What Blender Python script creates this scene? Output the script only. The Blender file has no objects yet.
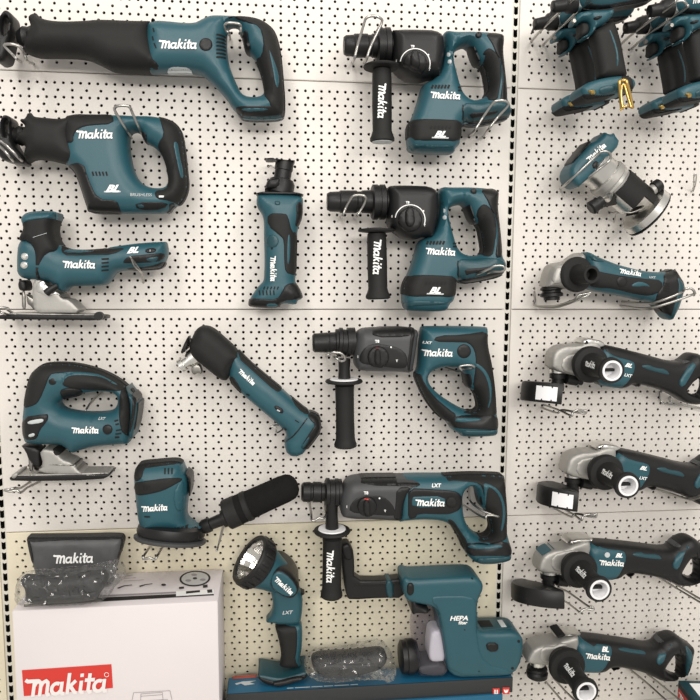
import bpy, bmesh, math, random
import numpy as np
from mathutils import Vector, Matrix
from mathutils.geometry import delaunay_2d_cdt
random.seed(7); rng = np.random.default_rng(7)
scene = bpy.context.scene
COL = scene.collection
Z0 = 1.40                      # height of the wall seam behind the middle of the photo

# ------------------------------------------------------------------ camera
F_PX = 680.0
YAW, PITCH, ROLL = -0.10694, 0.10828, 0.00505
CAM = np.array([-0.13216, -1.23472, 0.06058 + Z0])
def cam_axes(y, p, r):
    cy, sy, cp, sp, cr, sr = math.cos(y), math.sin(y), math.cos(p), math.sin(p), math.cos(r), math.sin(r)
    B = np.array([[1, 0, 0], [0, 0, -1], [0, 1, 0]], float)
    Ry = np.array([[cy, 0, sy], [0, 1, 0], [-sy, 0, cy]])
    Rx = np.array([[1, 0, 0], [0, cp, -sp], [0, sp, cp]])
    Rz = np.array([[cr, -sr, 0], [sr, cr, 0], [0, 0, 1]])
    return Rz @ Rx @ Ry @ B
CM = cam_axes(YAW, PITCH, ROLL)
def W(u, v, y):
    """world point seen at photo position (u, v), y metres in front of the wall"""
    d = CM.T @ np.array([(u - 350) / F_PX, (v - 350) / F_PX, 1.0])
    t = (-y - CAM[1]) / d[1]
    return CAM + t * d
cd = bpy.data.cameras.new('camera'); cam = bpy.data.objects.new('camera', cd); COL.objects.link(cam)
cd.sensor_width = 36; cd.lens = F_PX / 700 * 36; cd.clip_start = 0.01
m = Matrix.Identity(4)
for i in range(3):
    m[i][0] = CM[0][i]; m[i][1] = -CM[1][i]; m[i][2] = -CM[2][i]; m[i][3] = CAM[i]
cam.matrix_world = m
scene.camera = cam

# ------------------------------------------------------------------ materials
MATS = {}
def mat(name, col, rough=0.5, metal=0.0, var=0.0, vscale=40, bump=0.0, bscale=400, spec=0.5, coat=0.0):
    if name in MATS: return MATS[name]
    mt = bpy.data.materials.new(name); mt.use_nodes = True
    nt = mt.node_tree; b = nt.nodes['Principled BSDF']
    b.inputs['Base Color'].default_value = (*col, 1); b.inputs['Roughness'].default_value = rough
    b.inputs['Metallic'].default_value = metal; b.inputs['Specular IOR Level'].default_value = spec
    b.inputs['Coat Weight'].default_value = coat
    tc = nt.nodes.new('ShaderNodeTexCoord')
    if var:
        n = nt.nodes.new('ShaderNodeTexNoise'); n.inputs['Scale'].default_value = vscale; n.inputs['Detail'].default_value = 4
        r = nt.nodes.new('ShaderNodeMapRange'); r.inputs['To Min'].default_value = 1 - var; r.inputs['To Max'].default_value = 1 + var
        mx = nt.nodes.new('ShaderNodeMix'); mx.data_type = 'RGBA'; mx.blend_type = 'MULTIPLY'; mx.inputs['Factor'].default_value = 1
        nt.links.new(tc.outputs['Object'], n.inputs['Vector']); nt.links.new(n.outputs['Fac'], r.inputs['Value'])
        mx.inputs['A'].default_value = (*col, 1); nt.links.new(r.outputs['Result'], mx.inputs['B'])
        nt.links.new(mx.outputs['Result'], b.inputs['Base Color'])
    if bump:
        n = nt.nodes.new('ShaderNodeTexNoise'); n.inputs['Scale'].default_value = bscale; n.inputs['Detail'].default_value = 3
        bp = nt.nodes.new('ShaderNodeBump'); bp.inputs['Strength'].default_value = bump; bp.inputs['Distance'].default_value = 0.0006
        nt.links.new(tc.outputs['Object'], n.inputs['Vector']); nt.links.new(n.outputs['Fac'], bp.inputs['Height'])
        nt.links.new(bp.outputs['Normal'], b.inputs['Normal'])
    MATS[name] = mt
    return mt
TEAL = mat('teal plastic', (0.016, 0.078, 0.102), 0.42, var=0.10, vscale=25, bump=0.25, bscale=900)
TEALD = mat('dark teal plastic', (0.011, 0.055, 0.070), 0.40, var=0.10, bump=0.2, bscale=900)
RUB = mat('black rubber', (0.013, 0.013, 0.0125), 0.62, var=0.18, vscale=60, bump=0.5, bscale=1100, spec=0.28)
BLK = mat('black plastic', (0.009, 0.009, 0.0095), 0.42, var=0.1, bump=0.2, bscale=900, spec=0.35)
GRY = mat('charcoal plastic', (0.050, 0.052, 0.055), 0.5, var=0.1, bump=0.2, bscale=900)
DGR = mat('slot black', (0.004, 0.004, 0.004), 0.8)
CHR = mat('chrome wire', (0.44, 0.43, 0.41), 0.32, 1.0)
ALU = mat('cast aluminium', (0.40, 0.39, 0.37), 0.5, 0.6, var=0.08, bump=0.4, bscale=700)
ALL = mat('polished aluminium', (0.72, 0.71, 0.68), 0.30, 1.0, var=0.05)
STL = mat('dull steel', (0.30, 0.29, 0.27), 0.4, 1.0, var=0.15)
WHT = mat('white print', (0.86, 0.87, 0.86), 0.5)
LGR = mat('pale grey print', (0.50, 0.53, 0.54), 0.5)
RED = mat('red plastic', (0.55, 0.03, 0.025), 0.5)
BRS = mat('brass', (0.62, 0.42, 0.14), 0.3, 1.0)
WPL = mat('white plastic', (0.80, 0.80, 0.82), 0.4, bump=0.1)

# ------------------------------------------------------------------ object helpers
def link(o):
    COL.objects.link(o); return o
def tag(o, label, cat, group=None, kind=None):
    o['label'] = label; o['category'] = cat
    if group: o['group'] = group
    if kind: o['kind'] = kind
    return o
def mesh_obj(name, V, Fc, mt, parent=None, smooth=True, origin=None, autosmooth=None):
    """V in world coordinates; origin = object location (defaults to the parent's)"""
    V = np.asarray(V, float).reshape(-1, 3)
    pl = np.array(root_loc(parent)) if parent is not None else np.zeros(3)
    org = pl if origin is None else np.array(origin, float)
    me = bpy.data.meshes.new(name)
    me.from_pydata((V - org).tolist(), [], Fc)
    me.update()
    if smooth:
        me.polygons.foreach_set('use_smooth', [True] * len(me.polygons))
        if autosmooth:
            me.set_sharp_from_angle(angle=math.radians(autosmooth))
    me.materials.append(mt)
    o = bpy.data.objects.new(name, me); link(o)
    o.location = org - pl
    if parent is not None: o.parent = parent
    return o
LOCS = {}
def root_loc(o):
    return LOCS.get(o.name, (0, 0, 0))
class Tool:
    def __init__(s, name, label, cat, group, yc, at):
        s.yc = yc
        p = W(at[0], at[1], yc)
        s.root = bpy.data.objects.new(name, None); link(s.root)
        s.root.location = p; s.root.empty_display_size = 0.02
        LOCS[s.root.name] = tuple(p)
        tag(s.root, label, cat, group)
def par(p):
    """parent for a part: a Tool, a Shape or an object; sub-parts share the thing's origin"""
    if isinstance(p, Tool): return p.root
    if isinstance(p, Shape): return p.obj
    return p
def done(o, parent):
    LOCS[o.name] = root_loc(par(parent)); return o

def Cr(x0, y0, k):
    def f(*p):
        if len(p) == 2 and not hasattr(p[0], '__len__'): return (x0 + p[0] / k, y0 + p[1] / k)
        return [(x0 + a / k, y0 + b / k) for a, b in p]
    f.k = k
    return f
def chaikin(P, n, closed=True):
    P = [np.array(p, float) for p in P]
    for _ in range(n):
        Q = []
        L = len(P)
        rg = range(L) if closed else range(L - 1)
        if not closed: Q.append(P[0])
        for i in rg:
            a, b = P[i], P[(i + 1) % L]
            Q += [a * .75 + b * .25, a * .25 + b * .75]
        if not closed: Q.append(P[-1])
        P = Q
    return P
def resample(P, g, closed=True):
    P = np.array(P, float)
    if closed: P = np.vstack([P, P[:1]])
    out = []
    for a, b in zip(P[:-1], P[1:]):
        L = np.linalg.norm(b - a)
        n = max(1, int(math.ceil(L / g)))
        if L < g * 0.12 and len(out): continue
        for i in range(n): out.append(a + (b - a) * i / n)
    return np.array(out)
def seg_dist(P, loops):
    """distance of points to loop edges, even-odd inside test, nearest boundary point"""
    P = np.asarray(P, float); D = np.full(len(P), 1e9); N = np.zeros_like(P); cnt = np.zeros(len(P), int)
    for L in loops:
        A = L; B = np.roll(L, -1, 0)
        d = B - A; l2 = (d ** 2).sum(1) + 1e-18
        for s in range(0, len(P), 4000):
            p = P[s:s + 4000]
            t = np.clip((((p[:, None] - A[None]) * d[None]).sum(2)) / l2[None], 0, 1)
            q = A[None] + t[..., None] * d[None]
            dd = np.linalg.norm(p[:, None] - q, axis=2)
            k = dd.argmin(1); v = dd[np.arange(len(p)), k]
            better = v < D[s:s + 4000]
            D[s:s + 4000][better] = v[better]; N[s:s + 4000][better] = q[np.arange(len(p)), k][better]
            y = p[:, 1][:, None]
            c = ((A[None, :, 1] > y) != (B[None, :, 1] > y))
            xi = A[None, :, 0] + (y - A[None, :, 1]) * d[None, :, 0] / np.where(np.abs(d[None, :, 1]) < 1e-15, 1e-15, d[None, :, 1])
            cnt[s:s + 4000] += (c & (p[:, 0][:, None] < xi)).sum(1)
    return D, (cnt % 2) == 1, N
def prof(x):
    x = np.clip(x, 0, 1); return np.sqrt(np.maximum(0, 1 - (1 - x) ** 2))
class Shape: pass
def tri2d(loops, r, g, extra=None):
    """triangulate loops (metres) with inset rings for rounding; returns pts, tris, dist, boundary flag"""
    pts = []; edges = []
    for L in loops:
        b = len(pts); pts += L.tolist(); n = len(L); edges += [(b + i, b + (i + 1) % n) for i in range(n)]
    nb = len(pts)
    cand = []
    for L in loops:
        t = np.roll(L, -1, 0) - np.roll(L, 1, 0); t /= (np.linalg.norm(t, axis=1)[:, None] + 1e-12)
        nrm = np.stack([-t[:, 1], t[:, 0]], 1)
        for fr in (0.03, 0.1, 0.22, 0.4, 0.65):
            st = 1 if fr < 0.5 else 2
            for sg in (1, -1):
                c = (L + nrm * sg * r * fr)[::st]
                d, ins, _ = seg_dist(c, loops)
                cand.append(c[(d > r * fr * 0.93) & ins])
    lo = np.min(loops[0], 0); hi = np.max(loops[0], 0)
    xs = np.arange(lo[0] + g / 2, hi[0], g); ys = np.arange(lo[1] + g / 2, hi[1], g)
    G = np.stack(np.meshgrid(xs, ys), -1).reshape(-1, 2)
    if len(G):
        d, ins, _ = seg_dist(G, loops)
        cand.append(G[(d > r * 0.85) & ins])
    if extra is not None:
        d, ins, _ = seg_dist(extra, loops); cand.insert(0, extra[ins & (d > 0.0003)])
    C = np.vstack(cand) if cand else np.zeros((0, 2))
    # thin out near-duplicates
    key = set(); keep = []
    cell = g * 0.2
    for c in C:
        k = (int(c[0] / cell), int(c[1] / cell))
        if k in key: continue
        key.add(k); keep.append(c)
    allp = [Vector(p) for p in pts] + [Vector(c) for c in keep]
    v, e, f, *_ = delaunay_2d_cdt(allp, edges, [], 0, 1e-7)
    V = np.array([(p.x, p.y) for p in v])
    T = np.array([list(t) for t in f if len(t) == 3])
    cen = V[T].mean(1)
    d, ins, _ = seg_dist(cen, loops)
    T = T[ins & (d > 1e-7)]
    D, _, _ = seg_dist(V, loops)
    D[D < 1e-6] = 0
    return V, T, D
def surf(uv, base, yc, hw, it=3):
    """photo points -> XZ on the base's front surface"""
    out = []
    for (u, v) in uv:
        if base is None:
            p = W(u, v, yc)
        else:
            p = W(u, v, base.yc + base.hw * 0.8)
            for _ in range(it):
                h = base.h(np.array([[p[0], p[2]]]))[0]
                p = W(u, v, base.yc + h)
        out.append((p[0], p[2]))
    return np.array(out)
VPU, VPV = 277.0, 276.0
def silh(P, yc, a, hole=False):
    """traced silhouette -> XZ: edges facing away from the line of sight belong to the solid's front, the others to its back"""
    P = np.array(P, float); t = np.roll(P, -1, 0) - np.roll(P, 1, 0); t /= np.linalg.norm(t, axis=1)[:, None] + 1e-9
    n = np.stack([t[:, 1], -t[:, 0]], 1)
    A = 0.5 * np.sum(P[:, 0] * np.roll(P[:, 1], -1) - np.roll(P[:, 0], -1) * P[:, 1])
    if A < 0: n = -n
    if hole: n = -n
    for _ in range(3): n = (n + np.roll(n, 1, 0) + np.roll(n, -1, 0)) / 3
    d = P - np.array([VPU, VPV]); d /= np.linalg.norm(d, axis=1)[:, None] + 1e-9
    k = np.clip((n * d).sum(1) * 1.3, -1, 1)
    return np.array([W(u, v, yc + a * kk)[[0, 2]] for (u, v), kk in zip(P, k)])
def inflate(name, T, P, mt, hw=0.03, r=0.02, e=0.004, holes=(), base=None, t=0.0016, yc=None, sm=None, g=0.005, hb=None, clip=True, sharp=None, by=None, edge=0.0016):
    """solid with a traced outline and rounded front and back; with `base` it is a skin laid over that solid"""
    if sm is None: sm = 2 if base is None else 1
    yc = (base.yc if base is not None else T.yc if isinstance(T, Tool) else 0.05) if yc is None else yc
    if by == 'front': by = yc + hw * 0.92
    s = Shape(); s.hw = hw if base is None else base.hw + t; s.r = r; s.e = e; s.yc = yc; s.base = base
    if by is not None:      # outline lies at its own distance from the wall
        XZ = np.array([W(u, v, by)[[0, 2]] for u, v in chaikin(P, sm)])
        HX = [np.array([W(u, v, by)[[0, 2]] for u, v in chaikin(h, sm)]) for h in holes]
    if by is None and base is None:
        al = e + .25 * (hw - e)
        XZ = silh(chaikin(P, sm), yc, al); HX = [silh(chaikin(h, sm), yc, al, True) for h in holes]
    elif by is None:
        XZ = surf(chaikin(P, sm), base, yc, hw); HX = [surf(chaikin(h, sm), base, yc, hw) for h in holes]
    if base is not None and clip:
        for A in [XZ] + HX:
            A2 = resample(A, 0.002)
            d, ins, N = seg_dist(A2, base.loops)
            o = ~ins & (d > edge)
            if o.any():
                dirv = (A2[o] - N[o]) / d[o][:, None]
                A2[o] = N[o] + dirv * edge
            if A is XZ: XZ = A2
    loops = [resample(XZ, g * 0.6)] + [resample(h, g * 0.6) for h in HX]
    s.loops = loops
    rr = r if base is None else min(r, 0.003)
    V, Tn, D = tri2d(loops, rr, g, None if base is None else base.V)
    s.V = V
    s.rr = rr
    def h(Q):
        Q = np.asarray(Q, float); d, ins, _ = seg_dist(Q, loops); d = np.where(ins, d, 0)
        if base is None: return e + (hw - e) * prof(d / r)
        return base.h(Q) + np.where(ins, t * (1.5 * prof(d / rr) - 0.5), 0)
    s.h = h
    H = h(V) if base is None else base.h(V) + t * (1.5 * prof(D / rr) - 0.5)
    if base is None: H = e + (hw - e) * prof(D / r)
    else:
        bd, bi, _ = seg_dist(V, base.loops); H = np.where(~bi | (bd < 0.0004), base.h(V) + t, H)
    n = len(V)
    back = H if hb is None else np.full(n, hb) if base is None else (base.h(V) * 0 + np.minimum(H - 0.0005, base.h(V) - hb)) * -1
    A = np.column_stack([V[:, 0], -(yc + H), V[:, 1]]); Bk = np.column_stack([V[:, 0], -(yc - back), V[:, 1]])
    # orientation: front faces must look towards -Y
    v0, v1, v2 = V[Tn[:, 0]], V[Tn[:, 1]], V[Tn[:, 2]]
    cr = (v1[:, 0] - v0[:, 0]) * (v2[:, 1] - v0[:, 1]) - (v1[:, 1] - v0[:, 1]) * (v2[:, 0] - v0[:, 0])
    Tn = np.where((cr > 0)[:, None], Tn, Tn[:, ::-1])
    F = Tn.tolist() + (Tn[:, ::-1] + n).tolist()
    ed = {}
    for a, b, c in Tn.tolist():
        for x, y in ((a, b), (b, c), (c, a)): ed[(x, y)] = 1
    for (x, y) in list(ed):
        if (y, x) not in ed: F.append([y, x, x + n, y + n])
    s.obj = done(mesh_obj(name, np.vstack([A, Bk]), F, mt, par(T), origin=None, autosmooth=sharp or 50), T)
    return s
def ell(cx, cy, rx, ry=None, n=20, a0=0, rot=0):
    ry = rx if ry is None else ry
    c, s = math.cos(rot), math.sin(rot)
    return [(cx + rx * math.cos(t) * c - ry * math.sin(t) * s, cy + rx * math.cos(t) * s + ry * math.sin(t) * c) for t in [a0 + 2 * math.pi * i / n for i in range(n)]]
def bar(x0, y0, x1, y1, w):
    """thin bar outline between two photo points"""
    dx, dy = x1 - x0, y1 - y0; L = math.hypot(dx, dy); nx, ny = -dy / L * w / 2, dx / L * w / 2
    return [(x0 + nx, y0 + ny), (x1 + nx, y1 + ny), (x1 - nx, y1 - ny), (x0 - nx, y0 - ny)]
def flat(name, T, polys, mt, base=None, yc=None, lift=0.0007, sm=0, dens=0.004):
    """flat marks (slits, printing) following the base's front surface; polys in photo points"""
    V = []; F = []; l0 = lift
    for ip, P in enumerate(polys):
        lift = l0 + ip * 0.00006
        P = chaikin(P, sm) if sm else P
        if base is not None:
            XZ = surf(P, base, None, None, 2)
            XZ = resample(XZ, dens)
        else:
            XZ = np.array([W(u, v, yc)[[0, 2]] for u, v in P])
        pts = [Vector(p) for p in XZ]
        n = len(pts)
        v, e, f, *_ = delaunay_2d_cdt(pts, [(i, (i + 1) % n) for i in range(n)], [], 0, 1e-7)
        vv = np.array([(p.x, p.y) for p in v])
        cen = np.array([vv[list(t)].mean(0) for t in f]); d, ins, _ = seg_dist(cen, [XZ])
        y = (base.yc + base.h(vv)) if base is not None else np.full(len(vv), yc)
        b = len(V)
        V += np.column_stack([vv[:, 0], -(y + lift), vv[:, 1]]).tolist()
        for t, i in zip(f, ins):
            if not i: continue
            a, c, dd = vv[t[0]], vv[t[1]], vv[t[2]]
            s = (c[0] - a[0]) * (dd[1] - a[1]) - (c[1] - a[1]) * (dd[0] - a[0])
            F.append([b + q for q in (t if s > 0 else t[::-1])])
    return done(mesh_obj(name, V, F, mt, par(T), smooth=False), T)
# ------------------------------------------------------------------ lettering
def stroke(pts, w):
    """ribbon polygon of a polyline, mitred"""
    P = np.array(pts, float); n = len(P); L = []; R = []
    for i in range(n):
        a = P[max(i - 1, 0)]; b = P[min(i + 1, n - 1)]
        t = b - a; t /= np.linalg.norm(t) + 1e-12
        k = 1.0
        if 0 < i < n - 1:
            t1 = P[i] - a; t1 /= np.linalg.norm(t1); k = 1 / max(0.6, t1 @ t)
        nn = np.array([-t[1], t[0]]) * w / 2 * k
        L.append(P[i] + nn); R.append(P[i] - nn)
    return [tuple(p) for p in L + R[::-1]]
def arc(cx, cy, rx, ry, a0, a1, n=12):
    return [(cx + rx * math.cos(math.radians(a0 + (a1 - a0) * i / n)), cy + ry * math.sin(math.radians(a0 + (a1 - a0) * i / n))) for i in range(n + 1)]
def logo_strokes():
    w = 0.27; S = []
    def a_(x):
        return [arc(x + .42, .5, .36, .40, 55, 340, 14), [(x + .80, 1.0), (x + .80, .22), (x + .92, .08), (x + 1.10, .10)]]
    S += [[(-.62, 1.30), (-.42, 1.18), (.42, 1.18)], [(.10, 0), (.10, 1.2)],
          [(.10, .75), (.25, 1.05), (.45, 1.14), (.60, 1.0), (.62, .8), (.62, 0)],
          [(.62, .75), (.78, 1.05), (.98, 1.14), (1.13, 1.0), (1.15, .8), (1.15, .2), (1.25, .07), (1.40, .12)]]
    S += a_(1.42)
    S += [[(2.72, 0), (2.72, 1.62)], [(2.75, .50), (3.28, 1.02)], [(2.90, .62), (3.30, .10), (3.46, .10)]]
    S += [[(3.70, .98), (3.70, .2), (3.82, .08), (3.98, .12)], [(3.70, 1.26), (3.70, 1.52)]]
    S += [[(4.30, 1.50), (4.30, .22), (4.42, .08), (4.60, .12)], [(3.96, 1.0), (4.72, 1.0)]]
    S += a_(4.66)
    out = []
    for s in S:
        P = stroke(s, w)
        out.append([(x + .20 * y, y) for x, y in P])
    return out
LOGO = logo_strokes()
def place(polys, w_units, x0, y0, cx, cy, width, ang):
    """unit lettering -> photo points centred on (cx, cy); ang in degrees, counter-clockwise as seen"""
    k = width / w_units; c, s = math.cos(math.radians(ang)), math.sin(math.radians(ang))
    out = []
    for P in polys:
        Q = []
        for x, y in P:
            a, b = (x - x0) * k, (y - y0) * k
            Q.append((cx + a * c - b * s, cy - (a * s + b * c)))
        out.append(Q)
    return out
def logo(T, base, cx, cy, width, ang=0, mt=None, name='lettering', yc=None):
    return flat(name, T, place(LOGO, 6.4, 2.75, .72, cx, cy, width, ang), mt or WHT, base, yc, 0.0012, dens=0.006)
FONTC = {}
def text_polys(s, bold=0.03):
    if s in FONTC: return FONTC[s]
    cu = bpy.data.curves.new('t', 'FONT'); cu.body = s; cu.size = 1; cu.offset = bold; cu.resolution_u = 3
    o = bpy.data.objects.new('t', cu); link(o)
    dg = bpy.context.evaluated_depsgraph_get(); me = bpy.data.meshes.new_from_object(o.evaluated_get(dg))
    V = [(v.co.x, v.co.y) for v in me.vertices]; F = [list(p.vertices) for p in me.polygons]
    bpy.data.objects.remove(o); bpy.data.curves.remove(cu); bpy.data.meshes.remove(me)
    FONTC[s] = (V, F); return FONTC[s]
def text(T, s, base, cx, cy, width, ang=0, mt=None, shear=0.25, name='lettering', yc=None, hscale=1.0, bold=0.03, lift=0.0012):
    V, F = text_polys(s, bold)
    V = np.array(V); V = np.column_stack([V[:, 0] + shear * V[:, 1], V[:, 1] * hscale])
    lo, hi = V.min(0), V.max(0); k = min(width / (hi[0] - lo[0]), width * 1.3 / (hi[1] - lo[1])) if len(s) == 1 else width / (hi[0] - lo[0]); V = (V - (lo + hi) / 2) * k
    c, sn = math.cos(math.radians(ang)), math.sin(math.radians(ang))
    uv = np.column_stack([cx + V[:, 0] * c - V[:, 1] * sn, cy - (V[:, 0] * sn + V[:, 1] * c)])
    out = []
    if base is not None:
        XZ = surf(uv[:1], base, None, None); h0 = base.yc + base.h(XZ)[0]
        XZ = np.array([W(u, v, h0)[[0, 2]] for u, v in uv]); y = base.yc + base.h(XZ)
    else:
        XZ = np.array([W(u, v, yc)[[0, 2]] for u, v in uv]); y = np.full(len(XZ), yc)
    P = np.column_stack([XZ[:, 0], -(y + lift), XZ[:, 1]])
    return done(mesh_obj(name, P, F, mt or WHT, par(T), smooth=False), T)
# ------------------------------------------------------------------ 3-D shapes
def frame(ax):
    ax = np.array(ax, float); ax /= np.linalg.norm(ax)
    t = np.array([0, 0, 1.0]) if abs(ax[2]) < 0.9 else np.array([1.0, 0, 0])
    a = np.cross(t, ax); a /= np.linalg.norm(a); b = np.cross(ax, a)
    return ax, a, b
def lathe_vf(p0, ax, profile, n=28, sx=1.0, up=None, caps=True):
    ax, a, b = frame(ax)
    if up is not None:
        b = np.array(up, float); b -= ax * (b @ ax); b /= np.linalg.norm(b); a = np.cross(b, ax)
    V = []; F = []
    for s, r in profile:
        for i in range(n):
            t = 2 * math.pi * i / n
            V.append(np.array(p0) + ax * s + (a * math.cos(t) * sx + b * math.sin(t)) * r)
    m_ = len(profile)
    for j in range(m_ - 1):
        for i in range(n):
            k = (i + 1) % n
            F.append([j * n + i, j * n + k, (j + 1) * n + k, (j + 1) * n + i])
    if caps: F.append(list(range(n))[::-1]); F.append([(m_ - 1) * n + i for i in range(n)])
    return V, F
def lathe(name, T, mt, p0, ax, profile, n=28, sx=1.0, up=None, sharp=35, caps=True):
    V, F = lathe_vf(p0, ax, profile, n, sx, up, caps)
    return done(mesh_obj(name, V, F, mt, par(T), autosmooth=sharp), T)
def catmull(P, k=5):
    P = [np.array(p, float) for p in P]
    if len(P) < 3: return P
    Q = [2 * P[0] - P[1]] + P + [2 * P[-1] - P[-2]]; out = []
    for i in range(1, len(Q) - 2):
        a, b, c, d = Q[i - 1:i + 3]
        for j in range(k):
            t = j / k
            out.append(.5 * (2 * b + (c - a) * t + (2 * a - 5 * b + 4 * c - d) * t * t + (3 * b - a - 3 * c + d) * t ** 3))
    out.append(P[-1]); return out
def tube_vf(P, r, n=8):
    P = [np.array(p, float) for p in P]; V = []; F = []
    t0 = P[1] - P[0]; _, a, b = frame(t0)
    for i, p in enumerate(P):
        t = P[min(i + 1, len(P) - 1)] - P[max(i - 1, 0)]; t /= np.linalg.norm(t) + 1e-12
        a = a - t * (a @ t); a /= np.linalg.norm(a); b = np.cross(t, a)
        rr = r[i] if hasattr(r, '__len__') else r
        for k in range(n):
            q = 2 * math.pi * k / n; V.append(p + (a * math.cos(q) + b * math.sin(q)) * rr)
    for i in range(len(P) - 1):
        for k in range(n):
            m2 = (k + 1) % n
            F.append([i * n + k, i * n + m2, (i + 1) * n + m2, (i + 1) * n + k])
    F.append(list(range(n))[::-1]); F.append([(len(P) - 1) * n + k for k in range(n)])
    return V, F
def tube(name, T, mt, P, r, n=8, smooth=True, k=5):
    if smooth: P = catmull(P, k)
    V, F = tube_vf(P, r, n)
    return done(mesh_obj(name, V, F, mt, par(T) if T is not None else None, autosmooth=60), T) if T is not None else mesh_obj(name, V, F, mt, None, autosmooth=60)
def wire(name, T, mt, pts, r=0.0021, **k):
    """wire through (u, v, y) points"""
    return tube(name, T, mt, [W(*p) for p in pts], r, **k)
def join_vf(*vf):
    V = []; F = []
    for v, f in vf:
        b = len(V); V += [tuple(p) for p in v]; F += [[b + i for i in q] for q in f]
    return V, F
def box_vf(c, sx, sy, sz, ax=(1, 0, 0), ay=(0, 1, 0), az=(0, 0, 1), ch=0.0):
    """bevelled box; half sizes"""
    bm = bmesh.new(); bmesh.ops.create_cube(bm, size=2)
    for v in bm.verts: v.co = Vector((v.co.x * sx, v.co.y * sy, v.co.z * sz))
    if ch: bmesh.ops.bevel(bm, geom=bm.edges[:] + bm.verts[:], offset=ch, segments=2, affect='EDGES', profile=0.5)
    bm.verts.index_update()
    ax, ay, az = (np.array(q, float) for q in (ax, ay, az))
    V = [np.array(c) + ax * v.co.x + ay * v.co.y + az * v.co.z for v in bm.verts]; F = [[v.index for v in f.verts] for f in bm.faces]
    bm.free(); return V, F
def box(name, T, mt, *a, **k):
    V, F = box_vf(*a, **k)
    return done(mesh_obj(name, V, F, mt, par(T), autosmooth=40), T)
def lathe_px(name, T, mt, a, b, profile, n=28, sx=1.0, sharp=35):
    A_, B_ = W(*a), W(*b); L = np.linalg.norm(B_ - A_)
    k = np.linalg.norm(W(a[0] + 1, a[1], a[2]) - A_)
    return lathe(name, T, mt, A_, B_ - A_, [(s_ * L, r_ * k) for s_, r_ in profile], n, sx, sharp=sharp)
def slots(T, polys, base, mt=None, name='vent_slot'):
    for P in polys: flat(name, T, [P], mt or DGR, base)
HOOKS = 'chrome wire display hooks on the pegboard'
def hook(label, starts, loop, r=0.0022):
    """double-prong hook: two wires out of the board joined by a loop at the tip"""
    a, b = starts
    P = [W(*p) for p in a] + [W(*p) for p in loop] + [W(*p) for p in b[::-1]]
    P[0] = P[0] + np.array([0, .006, 0]); P[-1] = P[-1] + np.array([0, .006, 0])
    V, F = tube_vf(catmull(P, 8), r, 8)
    o = mesh_obj('display_hook', V, F, CHR, None, autosmooth=60, origin=W(*a[0]))
    return tag(o, label, 'hook', HOOKS)
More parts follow.
